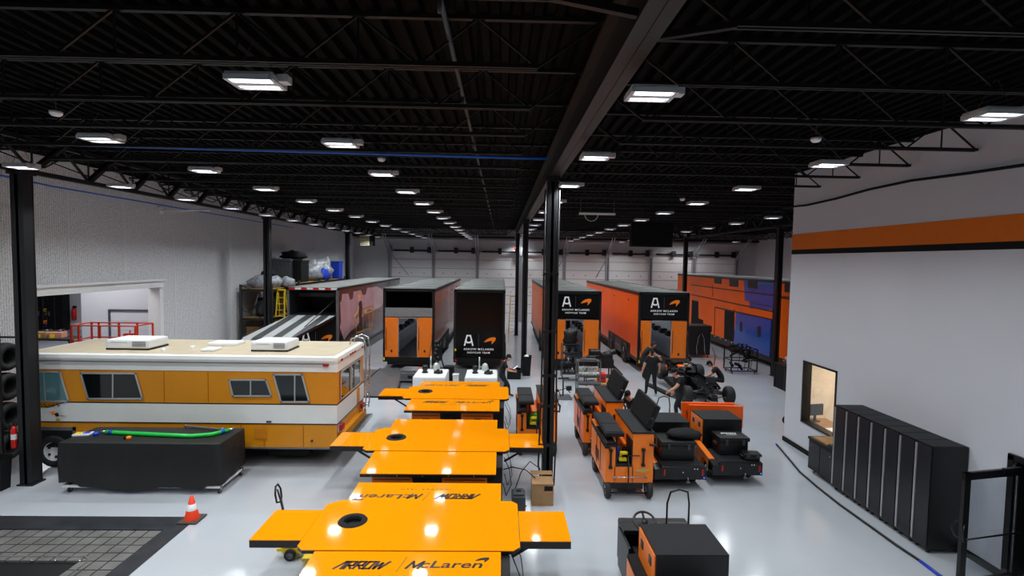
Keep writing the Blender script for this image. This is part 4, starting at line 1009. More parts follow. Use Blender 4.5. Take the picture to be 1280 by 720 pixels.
for sx in (-1.5, 1.1):
    for sy in (-.45, .45):
        mb = MB(); mb.bar((sx, sy, .16), (sx, sy, .92), .08); mb.bar((sx, sy, .5), (sx+.2*(1 if sx < 0 else -1), sy, .9), .05); wheel_mb(mb, (sx, sy, .08), .08, .05, 'X'); mb.build('leg', BLACK, t)
for k, (dx, mm, nm) in enumerate(((-.55, CARD, 'open brown box of parts on the rolling table'), (.1, mat('pinkish box', (190, 130, 110), .6), 'reddish box of parts on the rolling table'))):
    mb = MB(); mb.use(mm); mb.box(-.28, .28, -.25, .25, 0, .3, None, .02); mb.use(YEL); mb.box(-.2, 0, -.27, -.25, .02, .2); mb.use(DGREY); mb.bar((-.3, 0, .3), (.25, .1, .36), .1); mb.ball((.1, 0, .32), .1, 8, 5)
    tag(mb.build('parts_box', None, None, loc=(-22.4+dx, 26.1, 1.0), rotz=.2*k), nm, 'box')
t = thing('workbench', 'black workbench beside the white wall in the side room', 'workbench', (-20.5, 30.5, 0))
MB().box(-1.1, 1.3, -.5, .5, 1.15, 1.22).build('bench_top', BLACK, t); MB().box(-.4, 1.3, -.4, .4, .45, .5).build('lower_shelf', BLACK, t)
for sx in (-.75, 1.2):
    for sy in (-.4, .4): MB().box(sx-.06, sx+.06, sy-.05, sy+.05, 0, 1.15).build('leg', BLACK, t)
mb = MB()
for k in range(4): mb.box(-19.9, -18.4, 31.5, 32.0, .6+.75*k, .66+.75*k)
mb.box(-19.9, -19.85, 31.5, 32.0, 0, 3.3); mb.box(-18.45, -18.4, 31.5, 32, 0, 3.3)
for k in range(4):
    for j in range(3): mb.box(-19.8+j*.45, -19.45+j*.45, 31.55, 31.9, .66+.75*k, .95+.75*k+.1*j)
tag(mb.build('tool_shelf', BLACKM), 'black shelf full of black cases behind the side room workbench', 'shelf')

# pallet racks with junk along left wall
def rack(x0_, x1_, y0_, y1_, zt_, lab, lev):
    t = thing('storage_rack', lab, 'rack', (0, 0, 0))
    for yy in (y0_, y1_):
        mb = MB()
        for xx in (x0_, x1_): mb.box(xx-.05, xx+.05, yy-.05, yy+.05, 0, zt_)
        z = .3
        while z < zt_-.7: mb.bar((x0_, yy, z), (x1_, yy, z+.6), .03); mb.bar((x1_, yy, z+.6), (x0_, yy, z+1.2 if z+1.2 < zt_ else zt_-.05), .03); z += 1.2
        mb.build('upright', DGREY, t)
    for z in lev:
        mb = MB(); mb.use(BLACK); mb.box(x1_-.04, x1_+.04, y0_, y1_, z-.12, z); mb.box(x0_-.04, x0_+.04, y0_, y1_, z-.12, z); mb.box(x0_, x1_, y0_-.03, y0_+.03, z-.12, z); mb.use(WOOD); mb.box(x0_, x1_, y0_, y1_, z, z+.03); mb.build('shelf_deck', None, t)
    return t
rack(-12.4, -10.95, 24.6, 27.0, 3.9, 'storage rack at the left wall in front of the ramp with bags on top', (1.1, 2.3, 3.68))
rack(-12.4, -10.75, 27.4, 31.4, 4.0, 'second storage rack at the left wall behind the yellow ladder', (1.1, 2.3, 3.85))
rack(-12.4, -10.75, 31.7, 35.3, 4.0, 'third storage rack at the left wall furthest back', (1.1, 2.3, 3.85))
def blob(name, lab, cat, m, c, s, rough=.25, seed=0, grp=None):
    rnd = random.Random(seed); mb = MB(); mb.use(m); n, mm = 16, 9
    prof = []
    mb.ball((0, 0, 0), 1, n, mm)
    for v in mb.bm.verts:
        k = 1 + rough*(sin(v.co.x*5+seed)*cos(v.co.y*4+seed*2)+.5*sin(v.co.z*9+seed))*.5 + rnd.uniform(-.08, .08)
        v.co = Vector((v.co.x*s[0]*k, v.co.y*s[1]*k, (max(v.co.z, -.55)*k)*s[2]+.55*s[2]))
        if v.co.z < 0: v.co.z = 0
    return tag(mb.build(name, None, None, loc=c), lab, cat, grp)
blob('wrapped_bundle', 'long grey plastic wrapped bundle on top of the nearest rack', 'bundle', PLAST, (-11.7, 25.6, 3.71), (.72, .9, .42), seed=1)
blob('wrapped_bundle', 'small black lump resting on the grey wrapped bundle', 'bundle', BLACKM, (-11.55, 25.6, 4.28), (.3, .4, .2), seed=2)
blob('wrapped_bundle', 'clear wrapped bundle right of the column on the nearest rack', 'bundle', PLAST, (-10.95+.0, 26.4, 3.71), (.35, .4, .35), seed=3)
blob('wrapped_bundle', 'silver and black wrapped pile in the middle of the second rack', 'bundle', PLAST, (-11.4, 30.8, 3.88), (.75, .9, .75), .5, seed=4)
blob('wrapped_bundle', 'dark wrapped pile behind the black bins on the second rack', 'bundle', BLACKM, (-11.9, 30.0, 3.88), (.5, .8, .9), .5, seed=5)
blob('wrapped_bundle', 'grey wrapped pile on the third rack beside the blue bin', 'bundle', PLAST, (-11.4, 32.8, 3.88), (.7, .9, .8), .5, seed=6)
blob('wrapped_bundle', 'blue crumpled sheet on the third rack', 'bundle', BLUE, (-11.0, 31.9, 3.88), (.3, .35, .45), .5, seed=7)
blob('wrapped_bundle', 'dark bagged load stored on the middle shelf of the nearest rack', 'bundle', DGREY, (-11.6, 25.8, 2.33), (.6, .9, .6), .3, seed=8)
blob('wrapped_bundle', 'tangled black tubes heaped on top of the black bins', 'bundle', BLACKM, (-11.6, 28.9, 5.15), (.6, .55, .3), .6, seed=9)
def tote(name, lab, m, c, s, rz=0):
    mb = MB(); mb.use(m); mb.box(-s[0]/2, s[0]/2, -s[1]/2, s[1]/2, 0, s[2]*.9, None, .02); mb.box(-s[0]/2-.03, s[0]/2+.03, -s[1]/2-.03, s[1]/2+.03, s[2]*.9, s[2])
    for k in range(4): mb.box(-s[0]/2+.1+k*s[0]*.22, -s[0]/2+.14+k*s[0]*.22, -s[1]/2-.02, -s[1]/2, .05, s[2]*.9)
    return tag(mb.build(name, None, None, loc=c, rotz=rz), lab, 'bin')
tote('storage_bin', 'large dark grey bin standing on the second rack', GREYP, (-11.85, 28.3, 3.88), (1.0, 1.1, 1.25))
tote('storage_bin', 'black bin right of the large grey bin on the second rack', BLACKM, (-11.1, 28.6, 3.88), (.45, 1.1, 1.2))
tote('storage_bin', 'bright blue bin on the far end of the third rack', BLUE, (-11.1, 34.4, 3.88), (.75, .8, 1.15))
for k in range(6):
    tote('storage_box', ['brown box on the low shelf beside the wall', 'brown box on the low shelf by the column', 'flat brown box on the lowest floor spot of the near rack', 'dark brown crate on the middle shelf of the second rack', 'brown crate next to the ladder on the second rack', 'brown box low on the second rack'][k], CARD if k != 3 else WOOD, [(-12.0, 25.3, 1.14), (-11.25, 25.3, 1.14), (-11.6, 25.4, 0), (-11.7, 28.5, 2.34), (-11.2, 29.8, 2.34), (-11.3, 28.5, 1.14)][k], [(.6, .8, .7), (.55, .7, .6), (1.1, .9, .7), (.9, .9, .9), (.6, .6, .7), (.9, .8, .7)][k])
# yellow ladder
t = thing('step_ladder', 'yellow step ladder standing by the storage racks', 'ladder', (-10.75, 25.2, 0))
mb = MB()
for s in (-1, 1): mb.bar((s*.3, -.35, 0), (s*.16, 0, 3.62), .06, .04); mb.bar((s*.3, .75, 0), (s*.16, .05, 3.62), .05, .03)
for k in range(11): mb.bar((-.28+.012*k, -.33+.031*k, .3*k+.25), (.28-.012*k, -.33+.031*k, .3*k+.25), .07, .03)
mb.build('ladder_rails', YEL, t)
mb = MB(); mb.box(-.18, .18, -.05, .12, 3.6, 3.66); mb.build('top_cap', YEL, t)
# ================================================================ ORANGE WING TOPPED BENCHES
BZ = 1.05
def bench(cx, y0, label, wings, logo):
    """y0 = near edge of the main panel; x spans -2.98..0.26"""
    t = thing('pit_bench', label, 'bench', (cx, y0, 0))
    hw = 1.61; D = 1.52; T = .06; c = .1
    out = [(-hw+c, 0), (hw-c, 0), (hw, c), (hw, D-c), (hw-c, D), (-hw+c+.1, D), (-hw, D-c-.05), (-hw, c)]
    hx, hy, hr = -1.02, .82, .155
    hole = [(hx+hr*cos(2*pi*k/28), hy+hr*sin(2*pi*k/28)) for k in range(28)]
    mb = MB(); mb.use(ORANGE); mb.holed(out, hole, BZ-.012, BZ); mb.build('main_top', None, t)
    mb = MB(); mb.use(BLACK); mb.holed([(x*.999, y*.998+.002) for x, y in out], hole, BZ-T, BZ-.012); mb.build('top_edge', None, t)
    mb = MB(); mb.use(BLACKM); mb.lathe([(hr-.02, -.05), (hr-.02, .012), (hr, .02), (hr+.06, .018), (hr+.075, .0)], Tr(hx, hy, BZ), 32); mb.build('hole_collar', None, t)
    for s in wings:
        mb = MB(); x0, x1 = (hw+.01, hw+.77) if s > 0 else (-hw-.77, -hw-.01)
        mb.use(ORANGE); mb.box(x0, x1, .27, 1.18, BZ-.02, BZ-.008); mb.use(BLACK); mb.box(x0, x1, .27, 1.18, BZ-.13, BZ-.02); mb.build('wing_top', None, t)
        mb = MB(); mb.bar(((hw-.1)*s, .7, BZ-.5), ((hw+.5)*s, .7, BZ-.13), .04); mb.build('wing_brace', BLACK, t)
    # front and rear leaves
    for nm, a, b in (('front_leaf', -1.18, -.01), ('rear_leaf', D+.01, D+.74)):
        mb = MB(); mb.use(ORANGE); mb.box(-1.32, 1.33, a, b, BZ-.03, BZ-.015); mb.use(BLACK); mb.box(-1.32, 1.33, a, b, BZ-.09, BZ-.03); mb.use(SILVER)
        if nm == 'front_leaf':
            for k in range(5): mb.ball((-1.1+.5*k, a-.002, BZ-.06), .012, 6, 4)
        o = mb.build(nm, None, t)
        if logo and nm == 'front_leaf':
            mb = MB(); bench_logo(mb, Tr(-.02, -.42, BZ-.0145), 1.8); mb.build('lettering', None, o)
        if logo and nm == 'rear_leaf':
            mb = MB(); bench_logo(mb, Tr(-.0, D+.28, BZ-.0145) @ Rz(pi), 1.9); mb.build('lettering', None, o)
    # carcass
    mb = MB(); mb.use(BLACK); mb.box(-1.15, 1.45, .1, D-.1, .16, BZ-T); mb.box(-1.15, 1.3, -.9, .1, .78, BZ-.09); mb.box(-1.1, 1.3, -.85, -.7, .2, .8)
    for k in range(3): mb.box(-1.1+k*.9, -.95+k*.9, -.9, -.86, .3, .8)
    mb.build('carcass', None, t)
    for x0, x1 in ((-1.15, -.35), (.25, 1.15)):
        mb = MB(); mb.use(ORANGE_C); mb.box(x0, x1, -.93, -.1, .2, .9, None, .01); mb.use(BLACK)
        for z in (.4, .62, .8): mb.box(x0+.04, x1-.04, -.94, -.93, z, z+.012)
        mb.box((x0+x1)/2-.1, (x0+x1)/2+.1, -.95, -.93, .7, .73)
        mb.build('drawer_unit', None, t)
    mb = MB(); mb.box(1.3, 1.46, -.72, .0, .1, .98); mb.build('side_post', BLACK, t); mb = MB(); mb.box(1.3, 1.48, 1.4, 1.65, .1, .98); mb.build('side_post', BLACK, t)
    mb = MB(); pts = [(1.5, .3, .8), (1.62, .1, .6), (1.66, -.1, .35), (1.55, -.3, .2), (1.48, -.4, .5)]
    mb.path(pts, .01); mb.path([(x+.03, y+.5, z) for x, y, z in pts], .008); mb.build('side_cable', BLACK, t)
    for sx in (-1.0, 1.2):
        for sy in (-.75, D-.2): caster(t, sx, sy, .07, BLACK)
    return t
bench(-1.28, 7.15, 'nearest orange topped pit bench, with two wings and black lettering on both leaves', (-1, 1), True)
bench(-1.38, 11.0, 'middle orange topped pit bench, with two wings and no lettering', (-1, 1), False)
bench(-1.33, 15.24, 'furthest orange topped pit bench, with one left wing and black lettering', (-1,), True)

# pallet jack under the near left wing
a = onz(352, 697, 0)
t = thing('pallet_jack', 'yellow pallet jack with black loop handle under the nearest bench wing', 'pallet jack', (-3.62, 8.75, 0), .05)
mb = MB(); mb.use(YEL); mb.box(-.1, .3, -.1, .1, .1, .2, None, .02); mb.box(-.2, -.1, -.05, .05, .12, .17); mb.box(.3, 1.3, -.28, -.12, .06, .12); mb.box(.3, 1.3, .12, .28, .06, .12); mb.box(-.12, .12, -.1, .1, .2, .42, None, .02); mb.build('fork_frame', None, t)
for sy in (-.13, .13):
    mb = MB(); wheel_mb(mb, (.05, sy, .1), .1, .06, 'Y', GREYM); mb.build('wheel', None, t)
mb = MB(); mb.tube((0, 0, .35), (-.14, 0, 1.0), .022)
mb.path([(-.14, 0, .98), (-.17, -.11, 1.02), (-.19, -.12, 1.16), (-.21, -.05, 1.27), (-.21, .05, 1.27), (-.19, .12, 1.16), (-.17, .11, 1.02)], .018, 6, True); mb.tube((-.14, 0, .98), (-.2, 0, 1.2), .015); mb.build('tow_handle', BLACK, t)

# white tanks behind the far bench
def tank(cx, label, lname):
    t = thing('fuel_tank', label, 'tank', (cx, 19.0, 0))
    mb = MB(); mb.box(-.6, .58, -.7, .7, .35, 1.0, None, .06); mb.build('tank_body', WHITEP, t)
    mb = MB(); mb.box(-.6, .58, -.68, .68, .12, .36, None, .02); mb.build('cart_base', ORANGE_C, t)
    mb = MB(); mb.lathe([(.11, 0), (.12, .02), (.08, .06), (.07, .09), (.1, .11), (.1, .26), (.07, .28), (0, .28)], Tr(-.25, .0, 1.0), 14); mb.build('valve', BLACK, t)
    mb = MB(); mb.lathe([(.17, 0), (.18, .02), (.12, .05), (.0, .06)], Tr(.25, -.05, 1.0), 16)
    for k in range(4): a = k*pi/2+.4; mb.box(.25+.12*cos(a)-.04, .25+.12*cos(a)+.04, -.05+.12*sin(a)-.04, -.05+.12*sin(a)+.04, 1.03, 1.1)
    mb.ball((.25, -.05, 1.1), .06); mb.build('filler_cap', BLACK, t)
    mb = MB(); mb.lathe([(.13, 0), (.13, .12), (.1, .22), (.04, .27), (0, .27)], Tr(.1, .55, 1.0), 16); mb.tube((-.12, .6, 1.0), (-.12, .6, 1.5), .025); mb.tube((-.12, .6, 1.12), (.1, .55, 1.12), .02); mb.build('pressure_head', mat('pale metal', (190, 196, 194), .35, .4), t)
    for sx in (-.5, .5):
        for sy in (-.55, .55): caster(t, sx, sy, .045)
tank(-2.55, 'white tank with black valves behind the far bench, left one', '')
tank(-.68, 'white tank with black valves behind the far bench, beside the standing man', '')
mb = MB(); mb.use(WHITE); mb.box(-.1, .1, -.1, .1, 0, 1.02, None, .02); mb.box(-.11, .11, -.11, .11, 1.0, 1.05)
tag(mb.build('white_canister', None, None, loc=(-1.62, 18.6, 0)), 'small white canister standing between the two white tanks', 'canister')
# flight case, robot-like rig
t = thing('flight_case', 'silver edged grey flight case on the lift deck', 'case', (-3.72, 21.6, .05), -.1)
mb = MB(); mb.box(-.42, .42, -.35, .35, .1, .55, None, .01); mb.build('case_body', GREYM, t)
mb = MB()
for z in (.1, .4, .53): mb.box(-.43, .43, -.36, .36, z, z+.025)
mb.build('edge_trim', SILVER, t)
mb = MB(); mb.box(-.1, .1, -.37, -.35, .2, .32); mb.build('latch', BLACK, t)
for sx in (-.35, .35):
    for sy in (-.28, .28): caster(t, sx, sy, .035)
t = thing('equipment_stand', 'black equipment stand between the white tank and the trailer', 'stand', (-2.75, 22.0, 0))
mb = MB(); mb.box(-.3, .3, -.25, .25, .05, .55); mb.tube((0, 0, .5), (0, .1, 1.7), .05); mb.bar((-.3, 0, .6), (-.05, .1, 1.5), .06); mb.bar((.35, 0, .5), (.08, .1, 1.3), .05); mb.build('stand_frame', BLACK, t)
mb = MB()
for k in range(6): mb.ball((.05*sin(k*2), .05, .8+.17*k), .1, 8, 5)
mb.use(BLACK); mb.build('coiled_hose', None, t)
mb = MB(); mb.box(.35, .75, -.25, .2, .0, .65, None, .02); mb.build('side_box', BLACKM, t)
tag(MB().bar((-4.05, 20.4, .08), (-4.5, 23.6, .08), .07, .05).build('pry_bar', BLACK), 'long black bar lying on the left lift deck', 'bar')

# ================================================================ PIT CARTS (orange with lids)
def pit_cart(loc, label, lid=1, extras=True, blue=True):
    t = thing('pit_cart', label, 'cart', (loc[0], loc[1], 0))
    W, Ln = 1.06, 1.75
    # body: left console, right console, low centre
    mb = MB(); M = Matrix(((0, 0, 1, 0), (1, 0, 0, 0), (0, 1, 0, 0), (0, 0, 0, 1)))   # local (u,v)=(Y,Z), w=X
    mb.use(ORANGE_C)
    mb.prism([(0, .36), (0, 1.17), (Ln, 1.24), (Ln, .36)], M, 0, .22)
    mb.prism([(0, .36), (0, 1.46), (Ln, 1.46), (Ln, .36)], M, .60, W)
    mb.box(.2, .62, 0, .04, .36, .72); mb.box(.2, .62, .5, Ln, .36, 1.05)
    mb.use(BLACK); mb.box(.2, .62, .04, .5, .36, .74); mb.box(.23, .6, -.005, .5, .72, .78); mb.box(.23, .26, .0, .5, .78, 1.1); mb.box(.57, .6, .0, .5, .78, 1.3)
    mb.build('body', None, t)
    mb = MB(); mb.use(BLACK)
    for yy in (.55, 1.0): mb.box(-.012, 0, yy, yy+.015, .42, 1.12)
    for k in range(9): mb.box(-.008, 0, .72, 1.15, .55+.03*k, .56+.03*k)
    mb.box(-.02, .1, -.02, Ln+.02, 1.13, 1.2, Matrix.Identity(4)); mb.build('vent_panel', None, t)
    # tops
    mb = MB(); mb.use(BLACK); mb.box(-.02, .25, -.03, Ln+.02, 1.17, 1.22, Matrix.Shear('XY', 4, (0, 0))); mb.box(.02, .22, .0, .55, 1.2, 1.26, None, .01); mb.build('rail_top', None, t)
    mb = MB(); mb.box(.02, .44, .15, Ln, 1.33, 1.42, None, .015); mb.use(DECKB); mb.box(.05, .41, .2, .78, 1.42, 1.435); mb.box(.05, .41, .82, Ln-.05, 1.42, 1.435); mb.use(BLACK); mb.box(.08, .12, .3, .36, 1.2, 1.33); mb.box(.08, .12, 1.4, 1.46, 1.2, 1.33); mb.box(.3, .34, .3, .36, 1.05, 1.33); mb.mats[0] if mb.mats else None
    mb.build('tray', None, t)
    mb = MB(); mb.use(DECKB); mb.box(.58, W+.02, -.02, Ln+.02, 1.46, 1.50, None, .01); mb.build('console_top', None, t)
    # lid leaning out on the far edge
    a = radians(68)
    if lid > 0: ML = Tr(.98, .1, 1.52) @ Matrix.Rotation(-a, 4, 'Y')
    else: ML = Tr(.93, .1, 1.52) @ Matrix.Rotation(-radians(96), 4, 'Y')
    mb = MB(); mb.use(BLACK); mb.box(0, .56, 0, Ln-.15, -.05, .05, ML, .03); mb.use(BLACKM); mb.box(.04, .52, .05, Ln-.2, .05, .06, ML); mb.build('lid', None, t)
    mb = MB(); mb.path([(1.0, .08, 1.5), (1.12, -.0, 1.35), (1.1, -.06, 1.22), (.95, -.06, 1.24)], .03); mb.ball((1.04, .1, 1.75), .05); mb.build('hinge_hose', BLACK, t)
    mb = MB(); mb.use(BLACK)
    for x in (.11, .83):
        z0, z1 = (.72, 1.08) if x < .5 else (.78, 1.1)
        mb.box(x-.022, x+.022, -.05, -.03, z0, z1); mb.box(x-.04, x+.04, -.06, 0, z0-.04, z0+.02, None, .01); mb.box(x-.04, x+.04, -.06, 0, z1-.02, z1+.04, None, .01)
    mb.build('grab_handle', None, t)
    mb = MB(); mb.tube((.14, -.05, .5), (.92, -.05, .5), .012)
    for x in (.2, .88): mb.tube((x, -.05, .5), (x, 0, .5), .022)
    mb.build('tow_rail', SILVER, t)
    mb = MB(); mb.use(mat('gold emblem', (210, 170, 90), .3, .5)); mb.prism([(.66, .62), (.7, .67), (.8, .67), (.82, .69), (.9, .69), (.9, .67), (1.0, .67), (.96, .62), (.87, .62), (.86, .6), (.76, .6), (.76, .62)], Tr(0, -.002, 0) @ FRONT, 0, .004)
    mb.addmesh(text_mesh('CHEVROLET', .05, 1.2), Tr(.83, -.004, .575) @ FRONT); mb.build('emblem', None, t)
    for x in (.04, W-.1):
        for y in (.06, Ln-.25):
            mb = MB(); wheel_mb(mb, (x+.03, y, .19), .19, .12, 'X', SILVER); mb.build('wheel', None, t)
    mb = MB(); mb.box(.15, W-.2, .05, Ln-.05, .2, .36); mb.use(BLACK); mb.build('chassis', None, t)
    mb = MB(); mb.tube((.12, .0, .13), (W-.12, .0, .13), .015); mb.path([(.5, -.03, .95), (.5, -.07, .6), (.5, -.07, .3), (.47, -.06, .14)], .015); mb.box(.47, .75, -.04, -.02, .97, .985); mb.build('pull_cable', GREYM if False else BLACK, t)
    # tools in the centre
    if extras:
        X, Y = loc
        g = MB(); g.use(YEL); g.box(-.09, .09, -.06, .06, 0, .09, None, .02); g.tube((-.06, 0, .1), (-.02, 0, .2), .03); g.tube((-.07, -.02, .2), (.1, -.02, .2), .045); g.use(BLACK); g.tube((.1, -.02, .2), (.16, -.02, .2), .025); g.box(-.1, .1, -.07, .07, 0, .03)
        tag(g.build('cordless_drill', None, None, loc=(X+.41, Y+.14, .782)), 'yellow and black cordless drill in the recess of the ' + extras, 'drill')
        g = MB(); g.use(BLUE if blue else GREEN); g.lathe([(.06, 0), (.065, .02), (.055, .2), (.03, .27), (0, .27)], None, 12)
        tag(g.build('spray_bottle', None, None, loc=(X+.35, Y+.36, .782)), ('blue' if blue else 'green') + ' bottle in the recess of the ' + extras, 'bottle')
        g = MB(); g.use(GREEN if not blue else BLACK); g.lathe([(.05, 0), (.05, .22), (.02, .27), (0, .27)], None, 12)
        tag(g.build('spray_bottle', None, None, loc=(X+.5, Y+.36, .782)), ('second green' if not blue else 'black') + ' bottle beside the other one in the ' + extras, 'bottle')
    return t
pit_cart((2.35, 11.02), 'nearest orange pit cart with open black lid, in the middle of the aisle', 1, 'nearest orange pit cart')
pit_cart((2.26, 13.5), 'orange pit cart directly behind the nearest one', 1, None)
pit_cart((.5, 13.5), 'orange pit cart half hidden behind the centre column', 0, 'pit cart behind the centre column', False)

# ================================================================ TUGS
def tug(loc, label, case=None, front=None):
    X, Y = loc; t = thing('tow_tug', label, 'tug', (X, Y, 0))
    mb = MB(); mb.use(BLACK); mb.box(-.52, .52, 0, .9, .26, .56, None, .015); mb.use(DECKB); mb.box(-.5, .5, .03, .88, .56, .575); mb.build('rear_deck', None, t)
    mb = MB(); mb.use(ORANGE_C); M = Matrix(((0, 0, 1, 0), (1, 0, 0, 0), (0, 1, 0, 0), (0, 0, 0, 1)))
    for s0 in (-.66,):
        mb.prism([(.05, .36), (.25, .56), (1.0, .66), (1.95, .7), (1.95, .24), (.78, .24), (.72, .4), (.55, .48), (.38, .4), (.3, .3)], M, s0, s0+.14)
    mb.use(BLACK); mb.prism([(0, .26), (0, .5), (.25, .56), (.3, .3)], M, -.66, -.52)
    mb.box(-.52, .52, .9, 2.75, .22, .4); mb.build('chassis', None, t)
    mb = MB(); mb.use(BLACK); mb.box(-.48, .52, 1.1, 1.92, .4, 1.25, None, .006); mb.use(DECKB); mb.box(-.48, .52, 1.1, 1.92, 1.25, 1.256)
    mb.build('battery_box', None, t)
    mb = MB(); mb.use(ORANGE_C); mb.box(-.50, -.48, 1.13, 1.9, .62, 1.22, None, .004); mb.use(BLACK); mb.box(-.51, -.50, 1.25, 1.36, 1.0, 1.12); mb.box(-.51, -.50, 1.65, 1.76, 1.0, 1.12); mb.box(-.51, -.5, 1.3, 1.42, .64, .7); mb.build('side_cover', None, t)
    mb = MB(); mb.box(-.66, -.5, 1.2, 1.95, .7, .78, None, .02); mb.box(-.5, .5, 1.95, 2.3, .4, .7, None, .03); mb.build('seat', BLACKM, t)
    mb = MB(); mb.use(BLACK); mb.box(-.62, .52, 2.6, 2.78, .24, .92, None, .03); mb.box(-.64, -.6, 1.95, 2.6, .2, .85); mb.box(-.62, .52, 2.35, 2.6, .85, .92, None, .01); mb.use(LOGOO); mb.box(.12, .16, 2.35, 2.5, .92, .95); mb.use(SILVER); mb.box(.1, .34, 2.42, 2.52, .921, .93); mb.build('dashboard', None, t)
    mb = MB(); c = Vector((-.3, 2.3, 1.1)); Mw_ = Matrix.Translation(c) @ Rx(radians(28))
    mb.path([Mw_ @ Vector((.17*cos(k*2*pi/24), .17*sin(k*2*pi/24), 0)) for k in range(24)], .02, 6, True)
    for k in range(3): a = pi/2 + k*2*pi/3; mb.bar(Mw_ @ Vector((0, 0, -.02)), Mw_ @ Vector((.17*cos(a), .17*sin(a), 0)), .035, .012)
    mb.lathe([(0, 0), (.05, 0), (.04, -.03), (.02, -.04), (.02, -.25)], Mw_, 10); mb.build('steering_wheel', BLACK, t)
    mb = MB(); mb.path([(.12, 2.5, .6), (.12, 2.5, 1.3), (.16, 2.47, 1.5), (.3, 2.46, 1.55), (.44, 2.47, 1.5), (.48, 2.5, 1.3), (.48, 2.5, .6)], .016, 8); mb.build('grab_hoop', BLACK, t)
    for x in (-.56, .4):
        for y in (.55, 2.2):
            mb = MB(); wheel_mb(mb, (x+(.03 if x < 0 else .0), y, .2), .2, .13, 'X', SILVER); mb.build('wheel', None, t)
    for s in (-1, 1):
        mb = MB(); mb.use(REDT); mb.box(s*.44-.02, s*.44+.02, -.012, 0, .36, .5); mb.build('tail_light', None, t)
    mb = MB(); mb.tube((.1, -.02, .2), (.1, -.02, .32), .015); mb.box(.06, .14, -.05, 0, .2, .23); mb.build('tow_pin', GREYM, t)
    mb = MB(); mb.use(mat('blue marker light', (60, 80, 255), .3, emit=4)); mb.box(.47, .49, -.012, 0, .3, .32); mb.build('marker_light', None, t)
    mb = MB(); mb.use(SILVER)
    for x in (.24, .3): mb.box(x, x+.03, -.008, 0, .5, .53)
    mb.box(-.02, .0, -.008, 0, .42, .45); mb.build('latch', None, t)
    return t
tug((4.24, 11.42), 'black tow tug in the middle of the floor, with a soft bag on its case')
tug((5.69, 11.68), 'orange sided tow tug next to the lockers aisle, carrying two black cases')
tug((2.64, 5.61), 'nearest tow tug at the bottom of the picture with steering wheel and flat black box')
def hard_case(loc, s, lab, rz=0, text=False):
    t = thing('equipment_case', lab, 'case', loc, rz)
    mb = MB(); mb.box(-s[0]/2, s[0]/2, -s[1]/2, s[1]/2, 0, s[2]*.78, None, .03); mb.build('case_body', BLACK, t)
    o = MB(); o.box(-s[0]/2-.03, s[0]/2+.03, -s[1]/2-.03, s[1]/2+.03, s[2]*.78, s[2], None, .025); l = o.build('case_lid', BLACK, t)
    if text:
        o = MB(); o.use(LOGOW); [o.box(-.2+.055*k, -.16+.055*k, .04+.02*(k % 2), .1, s[2], s[2]+.002) for k in range(7)]; o.box(-.1, .14, -.04, -.02, s[2], s[2]+.002); o.build('lettering', None, l)
    mb = MB()
    for x in (-.25, .25): mb.box(x*s[0]*1.2-.03, x*s[0]*1.2+.03, -s[1]/2-.05, -s[1]/2-.02, s[2]*.6, s[2]*.9)
    mb.box(-s[0]/2-.05, -s[0]/2, -.08, .08, s[2]*.5, s[2]*.6); mb.box(s[0]/2, s[0]/2+.05, -.08, .08, s[2]*.5, s[2]*.6); mb.build('clasp', DGREY, t)
hard_case((4.22, 12.06, .575), (.78, .62, .46), 'black hard case on the deck of the middle tug, under the soft bag')
blob('soft_bag', 'black soft bag lying on top of the case on the middle tug', 'bag', BLACKM, (4.45, 12.06, 1.04), (.42, .26, .13), .15, seed=11)
hard_case((5.72, 12.36, .575), (.68, .5, .44), 'large black hard case with white lettering on the right tug', 0, True)
hard_case((6.02, 11.9, .575), (.36, .24, .16), 'small black case at the right corner of the right tug deck', -.1)
for k, (y, rzz) in enumerate(((13.82, -.06), (14.02, -.02))):
    mb = MB(); mb.box(-.72, .75, -.04, .04, 0, .62, None, .01); mb.use(ORANGE_R)
    for s in (-.6, .6): mb.box(s-.04, s+.04, .04, .07, .1, .55)
    tag(mb.build('orange_panel', ORANGE_R, None, loc=(5.95-.14*k, y, .71+.02*k), rotz=rzz), ['front', 'rear'][k] + ' one of two upright orange panels leaning on the right tug', 'panel')

# ================================================================ LOCKERS, CABINET
LK0 = 11.62; LKX = 7.82; LKW = .388; XD = XR - .02
pr = thing('locker', 'tall black locker', 'locker', (LKX, LK0, 0), 0, 'row of black lockers on the right wall')
LCK = mat('locker charcoal', (34, 35, 40), .35, noise=.08, nscale=1)
MB().box(0, XD-LKX, -LKW+.002, -.002, .08, 1.98).build('cabinet_body', BLACK, pr)
mb = MB(); mb.box(-.02, 0, -LKW+.012, -.03, .11, 1.96, None, .004); dd = mb.build('door', LCK, pr)
MB().box(-.035, -.02, -.075, -.035, .14, 1.95).build('pull_strip', mat('brushed strip', (190, 186, 188), .35, .6), dd)
mb = MB(); mb.tube((-.028, -.09, 1.05), (-.02, -.09, 1.05), .012, n=10); mb.build('lock', SILVER, dd)
mb = MB(); mb.box(.0, XD-LKX-.02, -LKW+.01, -.01, 1.98, 1.99); mb.build('top_panel', DECKB, pr)
mb = MB()
for x in (.05, XD-LKX-.08): mb.box(x, x+.04, -LKW+.05, -LKW+.09, 0, .08); mb.box(x, x+.04, -.09, -.05, 0, .08)
mb.build('foot', BLACK, pr)
ordn = ['furthest tall black locker, beside the low cabinet', 'second tall black locker counting from the low cabinet', 'third tall black locker counting from the low cabinet', 'middle tall black locker of the row of seven', 'third tall black locker counting from the glass door', 'second tall black locker counting from the glass door', 'nearest tall black locker, the end one by the glass door']
pr['label'] = ordn[0]
for k in range(1, 7): dup(pr, (LKX, LK0-LKW*k, 0), 0, ordn[k])
